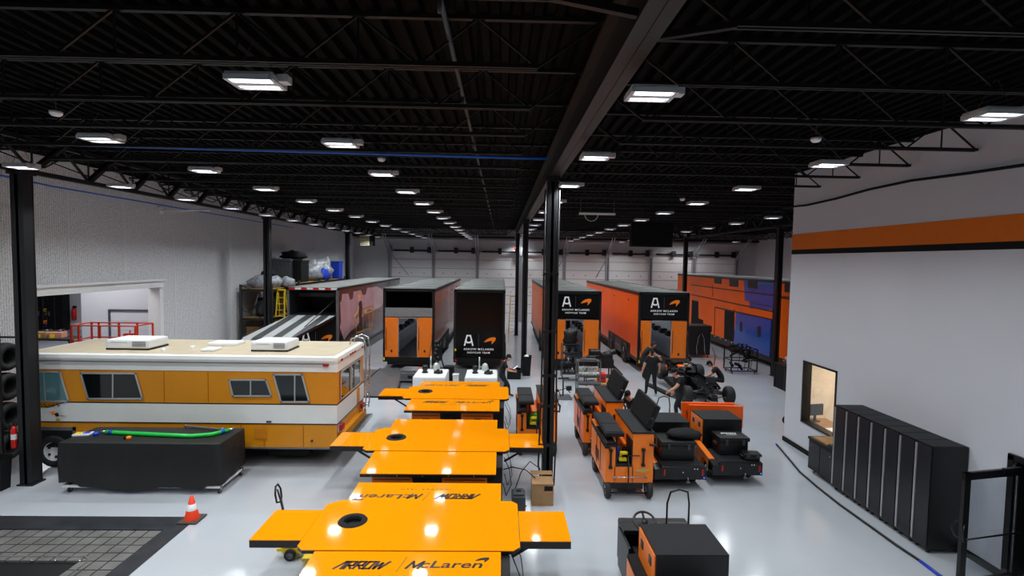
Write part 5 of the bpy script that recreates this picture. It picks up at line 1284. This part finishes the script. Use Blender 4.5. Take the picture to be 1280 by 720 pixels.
t = thing('tool_cabinet', 'low black cabinet with wooden worktop at the far end of the lockers', 'cabinet', (7.86, 11.66, 0))
mb = MB(); mb.box(0, .6, 0, .95, .1, .84); mb.build('cabinet_body', BLACK, t)
mb = MB(); mb.use(BLACK); mb.box(-.02, .62, -.0, .97, .84, .9); mb.use(WOOD); mb.box(.05, .55, .3, .9, .9, .91); mb.use(DGREY); mb.box(.05, .5, .03, .28, .9, .94); mb.build('worktop', None, t)
for k in range(2): 
    mb = MB(); mb.box(-.015, 0, .03+.46*k, .46+.46*k, .14, .8); dr = mb.build('door', LCK, t)
    mb = MB(); mb.tube((-.03, .08+.75*k, .7), (-.015, .08+.75*k, .7), .012); mb.build('knob', SILVER, dr)
for y in (.1, .85): caster(t, .1, y, .03); caster(t, .5, y, .03)

# floor hose on right
pp = [onz(*p, .025) for p in ((972, 557), (985, 572), (1000, 590), (1022, 609), (1050, 631), (1085, 656), (1120, 681), (1150, 701), (1178, 722), (1205, 742))]
t = thing('floor_hose', 'black hose with blue ends lying along the floor before the lockers', 'hose')
MB().path(pp, .025, 8).build('hose', BLACK, t)
mb = MB(); mb.use(BLUE); v = (pp[0]-pp[1]).normalized(); mb.tube(pp[0], pp[0]+v*.12, .028); mb.tube(pp[7], pp[8], .028); mb.build('blue_sleeve', None, t)
# trolley wheel peeking from the room corner
a = onz(977, 532, 0)
t = thing('hand_truck', 'small black hand truck peeking out behind the room corner', 'hand truck', (9.45, a.y, 0))
for y in (-.2, .2):
    mb = MB(); wheel_mb(mb, (0, y, .13), .13, .06, 'Y', GREYM); mb.build('wheel', None, t)
mb = MB(); mb.tube((0, -.2, .13), (0, .2, .13), .015); mb.bar((.05, -.15, .1), (.35, -.15, 1.2), .03); mb.bar((.05, .15, .1), (.35, .15, 1.2), .03); mb.bar((.35, -.15, 1.2), (.35, .15, 1.2), .03); mb.box(-.0, .3, -.2, .2, .02, .05); mb.build('frame', BLACK, t)

# ================================================================ CENTRE COLUMN FOOT
t = thing('cardboard_box', 'brown cardboard box at the foot of the centre column', 'box', (.96, 10.85, 0))
mb = MB(); mb.box(-.24, .22, -.2, .22, 0, .46); mb.build('box_body', CARD, t)
mb = MB(); mb.bar((-.24, -.0, .47), (.22, 0, .47), .42, .015); mb.bar((-.25, .3, .52), (.23, .3, .52), .2, .01); mb.build('flap', CARD, t)
mb = MB(); mb.use(BLACKM); mb.box(.02, .2, -.204, -.2, .33, .43); mb.use(LOGOO); mb.box(.04, .18, -.206, -.204, .3, .306); mb.build('box_label', None, t)
mb = MB()
mb.path([(1.0, 11.42, .1), (.9, 11.4, .6), (.94, 11.45, 2.2), (.95, 11.46, 4), (.95, 11.46, 6.8)], .02)
mb.path([(1.27, 11.46, .1), (1.3, 11.46, 1.2), (1.26, 11.46, 4), (1.26, 11.46, 6.8)], .02)
for z in (1, 1.9, 2.6, 3.6, 4.9): mb.box(.93, 1.28, 11.42, 11.49, z, z+.06)
tag(mb.build('column_cable', BLACK), 'black cables strapped to the centre column', 'cable')
mb = MB(); mb.path([(.95, 11.4, .5), (.7, 11.2, .75), (.5, 11.1, .55), (.35, 11.0, .15), (.45, 10.8, .02), (.6, 10.6, .02)], .012); mb.path([(.1, 11.1, .6), (.3, 11.1, .66), (.6, 11.1, .6), (.8, 10.9, .5)], .012)
tag(mb.build('loose_cable', BLACK), 'loose black cables looping between the cardboard box and the benches', 'cable')
a = onz(640, 632, 0)
mb = MB(); mb.box(-.14, .14, -.2, .2, .0, .42, None, .02); mb.box(-.1, .1, -.15, .15, .42, .46); mb.box(-.05, .05, -.02, .02, .46, .5)
tag(mb.build('battery_charger', DGREY, None, loc=(.42, 10.35, 0)), 'dark battery charger box on the floor between two benches', 'charger')

# ================================================================ SHELF CARTS, RACKS
def shelf_cart(loc, w, d, h, levels, label, m, items, rz=0):
    t = thing('shelf_cart', label, 'cart', (loc[0], loc[1], 0), rz)
    mb = MB()
    for x in (0, w):
        for y in (0, d): mb.box(x-.02, x+.02, y-.02, y+.02, .14, h)
    mb.build('upright', m, t)
    for z in levels:
        mb = MB(); mb.box(0, w, 0, d, z, z+.03); mb.box(0, w, 0, .015, z, z+.08); mb.build('shelf', m, t)
    for x in (.05, w-.05):
        for y in (.05, d-.05): caster(t, x, y, .055, GREYM)
    return t
def small(name, lab, cat, m, loc, s, grp=None, rz=0):
    mb = MB(); mb.use(m); mb.box(-s[0]/2, s[0]/2, -s[1]/2, s[1]/2, 0, s[2], None, min(s)*.12); mb.use(DGREY); mb.box(-s[0]*.3, s[0]*.3, -s[1]/2-.006, -s[1]/2, s[2]*.4, s[2]*.6)
    return tag(mb.build(name, None, None, loc=loc, rotz=rz), lab, cat, grp)
shelf_cart((2.72, 22.1), .72, .5, 1.62, (.3, .75, 1.2, 1.58), 'dark grey shelf cart in front of the trailer right of the centre column', DGREY, None)
cols = [BLACK, DGREY, SILVER, BLACKM, GREYM, BLACK]
for j, z in enumerate((.331, .781, 1.231)):
    for k in range(4):
        mb = MB(); mb.use(cols[(k+j) % 6]); mb.tube((-.0, 0, 0), (0, 0, .16+.05*((k+j) % 3)), .055, .04, 10); mb.box(-.06, .06, -.07, .07, 0, .06); mb.ball((.02, 0, .2), .05, 8, 5)
        tag(mb.build('machine_part', None, None, loc=(2.85+.16*k, 22.3, z)), 'small dark machine part on the %s shelf of the dark grey cart' % ['bottom', 'middle', 'upper'][j], 'part', 'parts on the %s shelf' % ['bottom', 'middle', 'upper'][j])
blob('engine_cover', 'black lumpy cover heaped on top of the dark grey shelf cart', 'cover', BLACK, (3.1, 22.35, 1.62), (.32, .22, .45), .5, seed=21)
# tool bin cart, tilted bins
CX, CY = 2.92, 18.9
shelf_cart((CX, CY), .84, .5, 1.5, (.2, .62, .92, 1.47), 'light grey tool cart with trays of white cards in the aisle', GREYM, None)
for j, z in enumerate((.95, 1.12)):
    for k in range(6):
        mb = MB(); mb.use(WHITE if (k+j) % 3 else mat('pale card', (200, 205, 190), .6)); mb.box(-.055, .055, -.1, .1, 0, .12, None, .008); mb.use([BLACK, YEL, RED, GREEN, GREYM][(k*2+j) % 5]); mb.box(-.035, .035, -.104, -.1, .03, .07)
        tag(mb.build('parts_bin', None, None, loc=(CX+.1+.13*k, CY+.14+.22*j, z+.001), rotz=0), 'small white parts bin in the %s row on the light grey tool cart' % ['front', 'rear'][j], 'bin', '%s row of white bins' % ['front', 'rear'][j])
small('tool_case', 'dark tool case on the top shelf of the light grey cart', 'case', DGREY, (CX+.42, CY+.25, 1.5), (.6, .35, .07))
small('red_box', 'bright red box behind the light grey tool cart', 'box', RED, (4.05, 20.2, .47), (.32, .4, .34))
t = thing('low_trolley', 'low dark trolley carrying the red box', 'trolley', (3.95, 20.2, 0))
MB().box(-.1, .9, -.5, .5, .4, .465).build('trolley_top', WOOD, t)
mb = MB()
for x in (-.05, .85):
    for y in (-.45, .45): mb.box(x-.03, x+.03, y-.03, y+.03, .0, .4)
mb.build('leg', DGREY, t)
t = thing('floor_pump', 'grey floor stand with black hose beside the tool carts', 'stand', (2.45, 19.4, 0))
mb = MB(); mb.box(-.25, .28, -.35, .35, 0, .05); mb.use(GREYM); mb.build('base_plate', None, t)
mb = MB(); mb.tube((0, .1, .05), (0, .2, .75), .03); mb.bar((-.2, .2, .7), (.22, .2, .72), .05); mb.path([(-.1, .0, .05), (-.2, -.1, .3), (.1, -.1, .4), (.25, .0, .2), (.1, .2, .4)], .02); mb.box(.1, .3, -.1, .05, .3, .45); mb.build('pump', BLACK, t)
# bulky black gearbox cart
t = thing('engine_stand', 'bulky black engine unit on a stand near the right trailers', 'engine', (3.55, 21.6, 0))
mb = MB(); mb.box(0, 1.25, -.3, .3, .75, 1.15, None, .05); mb.box(.25, .7, -.25, .3, 1.1, 1.5, None, .06); mb.box(.75, 1.2, -.3, .25, 1.1, 1.35, None, .05); mb.tube((.9, 0, 1.3), (1.35, -.1, 1.45), .12); mb.tube((.1, -.2, 1.2), (.6, -.3, 1.25), .08); mb.ball((1.0, -.2, 1.3), .17); mb.build('engine_block', BLACK, t)
mb = MB()
for x in (.1, 1.15):
    for y in (-.25, .25): mb.bar((x, y, 0), (x, y, .8), .05)
mb.bar((.1, -.25, .2), (1.15, .25, .2), .04); mb.box(.05, 1.2, -.28, .28, .35, .4); mb.build('stand_leg', DGREY, t)
mb = MB(); mb.bar((1.2, 0, .9), (1.55, -.5, .55), .1, .04); mb.bar((.0, -.3, 1.1), (.9, -.5, .95), .05); mb.use(BLACKM); mb.build('arm', None, t)
# draped cabinet behind trailer 5, cage, table
t = thing('covered_cabinet', 'black draped cabinet with looped hose beyond the orange trailer', 'cabinet', (11.1, 28.6, 0))
mb = MB(); mb.use(DRAPE); mb.box(-.65, .6, -.5, .5, .15, 1.75, None, .05); mb.box(-.6, .65, -.52, .52, 1.45, 1.8, None, .04); mb.build('cover', None, t)
mb = MB(); mb.use(SILVER); mb.path([(-.15, -.55, .2), (-.2, -.56, .6), (-.1, -.57, 1.2), (.05, -.57, 1.4), (.2, -.57, 1.1), (.25, -.56, .5), (.3, -.55, .2)], .025); mb.build('hose_loop', None, t)
for x in (-.5, .5): caster(t, x, -.4, .06); caster(t, x, .4, .06)
t = thing('parts_cage', 'black wheeled cage full of black parts before the blue panels', 'cage', (11.65, 24.4, 0))
mb = MB()
for x in (-.62, .62):
    for y in (-.4, .4): mb.box(x-.025, x+.025, y-.025, y+.025, .12, 1.2)
for z in (.14, .65, 1.18):
    for y in (-.4, .4): mb.bar((-.62, y, z), (.62, y, z), .04)
    for x in (-.62, .62): mb.bar((x, -.4, z), (x, .4, z), .04)
for x in (-.3, 0, .3): mb.bar((x, -.4, .14), (x+.1, -.4, 1.18), .02)
mb.build('cage_frame', BLACK, t)
rr = random.Random(5)
mb = MB()
for k in range(26):
    c = Vector((rr.uniform(-.5, .5), rr.uniform(-.3, .3), rr.uniform(.2, 1.35))); d = Vector((rr.uniform(-.3, .3), rr.uniform(-.2, .2), rr.uniform(-.15, .2)))
    mb.tube(c-d*.6, c+d*.6, rr.uniform(.02, .07)) if d.length > .05 else None
mb.build('stored_parts', BLACKM, t)
for x in (-.55, .55): caster(t, x, -.33, .05); caster(t, x, .33, .05)
t = thing('work_table', 'black work table with lower wooden shelf by the far right column', 'table', (11.95, 21.2, 0))
MB().box(-.15, 1.6, -.45, .45, 1.0, 1.06).build('table_top', BLACK, t); MB().box(-.1, 1.55, -.4, .4, .3, .34).build('lower_shelf', WOOD, t)
for x in (-.1, 1.5):
    for y in (-.4, .4): MB().box(x-.04, x+.04, y-.04, y+.04, 0, 1.0).build('leg', BLACK, t)
MB().box(-.12, -.09, -.4, .4, .0, 1.0).build('side_sheet', BLACKM, t)
blob('plastic_bag', 'crumpled clear plastic bag on the black work table', 'bag', mat('pinkish plastic', (200, 170, 175), .3, noise=.3), (12.45, 21.1, 1.07), (.35, .3, .3), .6, seed=31)
a = onz(657, 470, 0)
for k, (px, py, w_, lab) in enumerate(((656.5, 470, .3, 'black square waste bin in front of the second centre column'),)):
    p = onz(px, py, 0)
    mb = MB(); mb.use(BLACKM); mb.lathe([(0, 0), (.24, 0), (.31, .88), (.34, .9), (.31, .9), (.22, .04), (0, .04)], None, 4, False); mb.use(WHITE); mb.ball((0, 0, .84), .12, 8, 5); mb.ball((.1, .05, .86), .08, 8, 5)
    tag(mb.build('waste_bin', None, None, loc=(p.x+.05, p.y+.15, 0), rotz=pi/4), lab, 'bin')
mb = MB(); mb.box(-.3, .3, -.25, .25, 0, .42, None, .02); mb.box(-.32, .32, -.27, .27, .36, .42)
tag(mb.build('black_crate', BLACKM, None, loc=(.62, 22.6, 0)), 'low black crate on the floor beside the closed black trailer', 'crate')
# ladder between trailers
t = thing('step_ladder', 'yellow ladder standing between trailers behind the centre columns', 'ladder', (.85, 36.6, 0))
mb = MB()
for s in (-1, 1): mb.bar((s*.28, -.3, 0), (s*.18, 0, 2.7), .06, .04); mb.bar((s*.28, .6, 0), (s*.18, .05, 2.7), .05, .03)
for k in range(10): mb.bar((-.26+.009*k, -.28+.025*k, .24*k+.2), (.26-.009*k, -.28+.025*k, .24*k+.2), .06, .03)
mb.build('ladder_rails', YEL, t)
mb = MB(); mb.box(-.2, .2, -.05, .12, 2.68, 2.74); mb.build('top_cap', YEL, t)

# ================================================================ RACE CAR CHASSIS
t = thing('race_car', 'bare black open wheel race car chassis without bodywork', 'race car', (7.78, 18.75, .12)); t.rotation_euler.x = .07
# front axle y=0, rear axle y=3.05 ; nose towards the camera
mb = MB(); mb.use(BLACKG)
def loft(mb, secs):
    rings = []
    for (y, w, z0, z1, ch) in secs:
        P = [(-w+ch, z0), (w-ch, z0), (w, z0+ch), (w*.9, z1-ch), (w*.9-ch, z1), (-w*.9+ch, z1), (-w*.9, z1-ch), (-w, z0+ch)]
        rings.append([mb.bm.verts.new((x, y, z)) for x, z in P])
    for A, B in zip(rings, rings[1:]):
        for i in range(8): mb._f([A[i], A[(i+1) % 8], B[(i+1) % 8], B[i]])
    mb._f(list(reversed(rings[0]))); mb._f(rings[-1])
loft(mb, [(-.55, .12, .16, .3, .03), (-.2, .17, .14, .38, .04), (.3, .22, .1, .46, .05), (.9, .28, .08, .52, .06), (1.2, .32, .06, .54, .06)])
loft(mb, [(1.2, .32, .06, .42, .06), (1.75, .34, .06, .44, .06)])
loft(mb, [(1.75, .34, .06, .56, .06), (2.1, .3, .06, .72, .06), (2.5, .22, .1, .55, .05), (3.1, .16, .16, .42, .04), (3.5, .1, .2, .38, .03)])
for s in (-1, 1): mb.box(s*.32-.03, s*.32+.03, 1.15, 1.8, .3, .56)
mb.build('tub', None, t)
mb = MB(); mb.use(BLACKM)
mb.box(-.85, .85, .75, 2.7, .0, .05)
mb.box(-.85, -.35, 1.2, 2.4, .05, .2); mb.box(.35, .85, 1.2, 2.4, .05, .2)
mb.build('floor_tray', None, t)
mb = MB(); mb.use(DGREY)
for s in (-1, 1):
    loft(mb, [(1.25, .0, 0, 0, 0)]*0) if False else None
    mb.box(s*.62-.2, s*.62+.2, 1.35, 1.5, .15, .5, Tr(0, 0, 0)); 
mb.build('radiator', None, t)
mb = MB(); mb.use(BLACK)
for s in (-1, 1):
    for y0 in (0, 3.05):
        xo = .68
        for (dy, z) in ((-.28, .18), (.32, .2), (-.25, .38), (.3, .36)): mb.tube((s*.16, y0+dy, z), (s*xo, y0, .33 if z > .3 else .2), .016)
        mb.tube((s*.14, y0+.05, .45), (s*xo, y0, .22), .02)
mb.build('suspension', None, t)
mb = MB(); mb.use(SILVER)
for s in (-1, 1):
    mb.tube((s*.2, .1, .36), (s*.65, .02, .33), .012); mb.tube((s*.12, 2.6, .5), (s*.5, 2.95, .4), .015)
mb.box(-.1, .1, 1.9, 2.1, .72, .78); mb.build('steering_link', None, t)
mb = MB(); mb.use(BLACK)
rr = random.Random(3)
for k in range(60):
    c = Vector((rr.uniform(-.45, .45), rr.uniform(1.8, 3.3), rr.uniform(.2, .75))); d = Vector((rr.uniform(-.2, .2), rr.uniform(-.25, .25), rr.uniform(-.12, .12)))
    mb.tube(c-d*.6, c+d*.6, rr.uniform(.015, .055), n=6)
for k in range(20):
    c = Vector((rr.uniform(-.22, .22), rr.uniform(-.3, 1.1), rr.uniform(.35, .55))); d = Vector((rr.uniform(-.15, .15), rr.uniform(-.2, .2), rr.uniform(-.05, .05)))
    mb.tube(c-d*.6, c+d*.6, rr.uniform(.01, .03), n=6)
mb.box(-.4, .4, 2.9, 3.2, .55, .7); mb.box(-.55, .55, 3.4, 3.7, .6, .66); mb.box(-.57, -.55, 3.3, 3.75, .3, .75); mb.box(.55, .57, 3.3, 3.75, .3, .75)
mb.build('engine', None, t)
mb = MB(); mb.use(ORANGE_R); mb.box(-.35, -.1, 2.2, 2.5, .62, .7, None, .02); mb.box(.05, .3, 2.5, 2.7, .6, .68, None, .02); mb.build('heat_shield', None, t); mb = MB(); mb.use(ORANGE_R); mb.box(-.7, -.66, 2.75, 3.0, .2, .55); mb.box(-.62, -.6, 1.4, 1.8, .2, .4); mb.use(mat('pale heat wrap', (150, 160, 130), .5)); mb.box(-.1, .1, 2.3, 2.45, .7, .76); mb.build('heat_shield', None, t)
mb = MB(); mb.use(BLACK); mb.path([(-.22, 1.75, .5), (-.2, 1.8, .85), (0, 1.82, .95), (.2, 1.8, .85), (.22, 1.75, .5)], .03, 8); mb.build('roll_hoop', None, t)
mb = MB(); Mq = Tr(0, 1.05, .55) @ Rx(radians(65)); mb.path([Mq @ Vector((.13*cos(k*pi/8), .09*sin(k*pi/8), 0)) for k in range(16)], .015, 6, True); mb.tube((0, 1.05, .55), (0, .85, .5), .015); mb.build('steering_wheel', BLACKM, t)
for s in (-1, 1):
    for y0, r, w_ in ((0, .33, .28), (3.05, .34, .36)):
        mb = MB(); wheel_mb(mb, (s*.78, y0, .33-.1), r, w_, 'X', DGREY); mb.build('wheel', None, t)
mb = MB()
for sx in (-.3, .3):
    for sy in (.5, 2.6): mb.box(sx-.05, sx+.05, sy-.05, sy+.05, -.12, .06)
mb.build('jack_stand', DGREY, t)
mb = MB(); mb.use(BLACKM); mb.box(-.13, .13, -1.0, 1.0, 0, .09, None, .03); mb.use(DGREY); mb.bar((0, -1.0, .05), (0, -1.75, .04), .12, .03)
tag(mb.build('side_skirt', None, None, loc=(6.55, 20.6, 0), rotz=.22), 'long dark carbon body strip lying on the floor left of the race car', 'body panel')
mb = MB(); mb.path([(9.0, 22.4, .03), (9.4, 22.2, .5), (9.9, 23.2, 1.0), (10.3, 24.5, 1.2)], .025); 
tag(mb.build('air_line', BLACK), 'black air line rising from the race car to the right', 'hose')

# ================================================================ PEOPLE
def person(label, loc, rotz, J, outfit='black t-shirt', cap=True, sleeves='short', hold=None, headtilt=(0, 0), h=1.78, extra_label=None):
    t = thing('person', label, 'person', loc, rotz)
    k = h/1.78
    D = dict(pelvis=(0, 0, .97), spine=(0, 0, 1.15), chest=(0, 0, 1.36), neck=(0, 0, 1.50), head=(0, .02, 1.57),
             shl=(-.19, 0, 1.44), ell=(-.25, .0, 1.14), wrl=(-.26, .08, .90), shr=(.19, 0, 1.44), elr=(.25, 0, 1.14), wrr=(.26, .08, .90),
             hipl=(-.1, 0, .92), knl=(-.12, .02, .5), anl=(-.13, 0, .09), tol=(-.14, .17, .045), hipr=(.1, 0, .92), knr=(.12, .02, .5), anr=(.13, 0, .09), tor=(.14, .17, .045))
    D.update(J); D = {n: Vector(v)*k for n, v in D.items()}
    R = dict(pelvis=.155, spine=.155, chest=.172, neck=.066, head=.062, shl=.085, ell=.054, wrl=.036, shr=.085, elr=.054, wrr=.036, hipl=.112, knl=.076, anl=.05, tol=.04, hipr=.112, knr=.076, anr=.052, tor=.04)
    names = list(D); E_ = [('pelvis', 'spine'), ('spine', 'chest'), ('chest', 'neck'), ('neck', 'head'), ('chest', 'shl'), ('shl', 'ell'), ('ell', 'wrl'), ('chest', 'shr'), ('shr', 'elr'), ('elr', 'wrr'),
        ('pelvis', 'hipl'), ('hipl', 'knl'), ('knl', 'anl'), ('anl', 'tol'), ('pelvis', 'hipr'), ('hipr', 'knr'), ('knr', 'anr'), ('anr', 'tor')]
    me = bpy.data.meshes.new('skel'); me.from_pydata([D[n] for n in names], [(names.index(a), names.index(b)) for a, b in E_], [])
    ob = bpy.data.objects.new('skel', me); COL.objects.link(ob)
    ob.modifiers.new('s', 'SKIN'); sv = me.skin_vertices
    if not sv:
        bm_ = bmesh.new(); bm_.from_mesh(me); bm_.verts.layers.skin.verify(); bm_.to_mesh(me); bm_.free(); sv = me.skin_vertices
    for i, n in enumerate(names): r = R[n]*k; sv[0].data[i].radius = (r, r*(.8 if n in ('chest', 'spine') else 1)); sv[0].data[i].use_root = (n == 'pelvis')
    sd = ob.modifiers.new('d', 'SUBSURF'); sd.levels = 2; sd.render_levels = 2
    bpy.context.view_layer.update()
    bm2 = bpy.data.meshes.new_from_object(ob.evaluated_get(bpy.context.evaluated_depsgraph_get()))
    bpy.data.objects.remove(ob)
    mb = MB()
    for m in (CLOTH, CLOTHT, SKIN, SHOE, HAIR): mb.use(m)
    n0 = 0; mb.mi = 0; mb.addmesh(bm2)
    def dist(p, a, b):
        ab = b-a; u = max(0, min(1, (p-a).dot(ab)/max(ab.length_squared, 1e-9))); return (p-(a+ab*u)).length, u
    for f in mb.bm.faces:
        c = f.calc_center_median(); f.smooth = True
        best = min(((dist(c, D[a], D[b])[0] - min(R[a], R[b])*k*.8, a, b) for a, b in E_)); a, b = best[1], best[2]; u = dist(c, D[a], D[b])[1]
        if b in ('head',) or (b == 'neck' and u > .75): f.material_index = 2
        elif b in ('wrl', 'wrr'): f.material_index = 2 if sleeves == 'short' else 0
        elif b in ('ell', 'elr'): f.material_index = 2 if (sleeves == 'short' and u > .62) else 0
        elif b in ('tol', 'tor'): f.material_index = 3
        elif b in ('anl', 'anr'): f.material_index = 3 if u > .93 else 1
        elif b in ('knl', 'knr', 'hipl', 'hipr'): f.material_index = 1
        else: f.material_index = 0 if not (b == 'spine' and u < .15) else 1
    # hands
    for s, w, e in ((-1, 'wrl', 'ell'), (1, 'wrr', 'elr')):
        d = (D[w]-D[e]).normalized(); mb.use(SKIN); side = Vector((0, 1, 0)); side = (side - d*side.dot(d)).normalized(); nn = d.cross(side)
        p = D[w]; mb.ball(p+d*.05*k, .045*k, 10, 6, (1, 1, 1)); 
        mb.tube(p-d*.02, p+d*.09*k, .027*k, .036*k, 8)
        for q in range(4):
            b0 = p+d*.085*k+side*(.027-.018*q)*k; L_ = (.07, .08, .075, .06)[q]*k; b1 = b0+d*L_*.5+nn*.006*s; b2 = b1+d*L_*.4+nn*.03*s*k
            mb.tube(b0, b1, .0095*k, .009*k, 6); mb.tube(b1, b2, .009*k, .007*k, 6)
        b0 = p+d*.03*k+side*.03*k; mb.tube(b0, b0+d*.04*k+side*.035*k, .012*k, .01*k, 6); mb.tube(b0+d*.04*k+side*.035*k, b0+d*.075*k+side*.035*k, .01*k, .008*k, 6)
    # head with face
    up = (D['head']-D['neck']).normalized(); HC = D['head'] + up*.105*k
    HM = Matrix.Translation(HC) @ Rz(headtilt[0]) @ Rx(headtilt[1])
    mb.use(SKIN)
    def hb(c, r, sc=(1, 1, 1), n=14, m=9): mb.ball(HM @ (Vector(c)*k), r*k, n, m, sc, HM.to_3x3())
    hb((0, 0, .02), .1, (.78, .95, 1.12)); hb((0, .035, -.05), .07, (.8, .8, .9)); 
    hb((0, .105, -.005), .016, (.8, 1.2, 1.5), 8, 6); hb((-.08, 0, 0), .024, (.5, 1, 1.4), 8, 6); hb((.08, 0, 0), .024, (.5, 1, 1.4), 8, 6)
    mb.use(mat('lips', (165, 95, 85), .5)); hb((0, .088, -.05), .02, (1.1, .45, .35), 8, 6)
    mb.use(HAIR)
    for s in (-1, 1): hb((s*.03, .087, .015), .009, (1.2, .6, .8), 8, 6); hb((s*.03, .088, .032), .012, (1.5, .5, .25), 8, 4)
    hb((0, -.018, .045), .103, (.82, .95, 1.0)); hb((0, -.05, -.01), .085, (.9, .7, 1.1))
    mb.build('body', None, t)
    if cap:
        mb = MB(); mb.use(BLACKM); mb.ball(HM @ (Vector((0, -.005, .06))*k), .108*k, 16, 8, (.85, 1.0, .85), HM.to_3x3())
        P = [HM @ (Vector((.075*cos(a)*1.0, .08+.09*sin(a), .055-.01*sin(a)))*k) for a in [pi*i/10 for i in range(11)]]
        A = [mb.bm.verts.new(p) for p in P]; B = [mb.bm.verts.new(p+Vector((0, 0, -.012))) for p in P]
        mb._f(A); mb._f(list(reversed(B)))
        for i in range(10): mb._f([A[i], A[i+1], B[i+1], B[i]])
        mb.build('cap', None, t)
    return t
# standing man seen from behind (back to camera -> faces +Y)
person('man in black t-shirt and cap standing with his back turned, left of the race car', (5.98, 19.9, 0), .0,
       dict(ell=(-.29, -.03, 1.16), wrl=(-.34, .04, .93), elr=(.3, -.02, 1.16), wrr=(.33, .1, .95), knl=(-.16, .02, .5), anl=(-.2, -.02, .09), tol=(-.23, .14, .045), knr=(.14, .05, .5), anr=(.2, .02, .09), tor=(.25, .18, .045)), True, h=1.84, headtilt=(.0, -.25))
person('man with dark hair and no cap leaning over the rear wheel of the race car', (6.45, 22.6, 0), -pi/2,
       dict(pelvis=(0, -.1, .95), spine=(0, .0, 1.13), chest=(0, .16, 1.31), neck=(0, .28, 1.42), head=(0, .33, 1.48), shl=(-.18, .2, 1.38), shr=(.18, .2, 1.38), ell=(-.2, .42, 1.18), elr=(.22, .42, 1.16), wrl=(-.12, .66, 1.05), wrr=(.14, .64, .98), hipl=(-.1, -.1, .9), hipr=(.1, -.1, .9)), cap=False, h=1.8, headtilt=(.1, -.6))
person('man in black t-shirt and cap walking to the left in front of the race car', (5.98, 16.7, 0), pi/2+.25,
       dict(pelvis=(0, 0, .95), spine=(0, .03, 1.13), chest=(0, .08, 1.34), neck=(0, .13, 1.47), head=(0, .17, 1.54), shl=(-.18, .1, 1.42), shr=(.19, .06, 1.42), ell=(-.24, .28, 1.2), wrl=(-.18, .5, 1.06), elr=(.25, -.04, 1.13), wrr=(.27, .06, .88),
            hipl=(-.1, 0, .9), hipr=(.1, 0, .9), knl=(-.1, .2, .52), anl=(-.1, .14, .09), tol=(-.1, .31, .05), knr=(.12, -.06, .5), anr=(.12, -.3, .14), tor=(.12, -.16, .05)), True, h=1.78, headtilt=(0, -.3))
person('person in black long sleeves and cap crouching at the right side of the race car', (8.95, 20.6, 0), pi/2-.3,
       dict(pelvis=(0, -.15, .52), spine=(0, -.08, .7), chest=(0, .08, .88), neck=(0, .2, 1.0), head=(0, .26, 1.05), shl=(-.17, .12, .95), shr=(.17, .1, .95), ell=(-.2, .32, .72), elr=(.22, .28, .7), wrl=(-.1, .5, .58), wrr=(.12, .5, .52),
            hipl=(-.11, -.15, .5), hipr=(.11, -.15, .5), knl=(-.18, .28, .52), anl=(-.16, .1, .09), tol=(-.18, .27, .05), knr=(.17, .22, .42), anr=(.17, -.12, .09), tor=(.18, .05, .05)), True, 'long', h=1.78, headtilt=(0, -.6))
person('dark haired man crouching behind the nearest pit cart, only head and shoulders visible', (4.0, 15.3, 0), pi/2+.9,
       dict(pelvis=(0, -.2, .62), spine=(0, -.12, .82), chest=(0, .04, 1.02), neck=(0, .15, 1.15), head=(0, .2, 1.21), shl=(-.17, .08, 1.09), shr=(.17, .08, 1.09), ell=(-.2, .28, .86), elr=(.22, .26, .86), wrl=(-.1, .48, .78), wrr=(.12, .48, .76),
            hipl=(-.11, -.2, .6), hipr=(.11, -.2, .6), knl=(-.16, .2, .5), anl=(-.16, .0, .09), tol=(-.16, .17, .05), knr=(.16, .18, .48), anr=(.16, -.05, .09), tor=(.16, .12, .05)), False, h=1.74, headtilt=(0, -.4))
person('man in black long sleeves and cap reading a tablet beside the far bench', (.1, 19.6, 0), -pi/2+.1,
       dict(pelvis=(0, -.05, .86), spine=(0, .0, 1.05), chest=(0, .06, 1.24), neck=(0, .12, 1.37), head=(0, .16, 1.43), shl=(-.18, .06, 1.32), shr=(.18, .06, 1.32), ell=(-.22, .2, 1.08), elr=(.24, .2, 1.06), wrl=(-.08, .42, 1.06), wrr=(.12, .42, 1.0),
            hipl=(-.1, -.05, .82), hipr=(.1, -.05, .82), knl=(-.14, .18, .46), anl=(-.14, -.02, .09), tol=(-.14, .15, .05), knr=(.16, .22, .46), anr=(.2, .26, .09), tor=(.22, .43, .05)), True, 'long', h=1.74, headtilt=(0, -.4))
mb = MB(); mb.use(BLACK); mb.box(-.12, .12, -.09, .09, -.008, 0); mb.use(mat('tablet screen', (200, 210, 240), .2, emit=1.0)); mb.box(-.11, .11, -.08, .08, 0, .002)
o = mb.build('tablet', None, None, loc=(.6, 19.58, 1.12)); o.rotation_euler = (.0, -.6, 0)
tag(o, 'small bright tablet in the hands of the man beside the far bench', 'tablet')
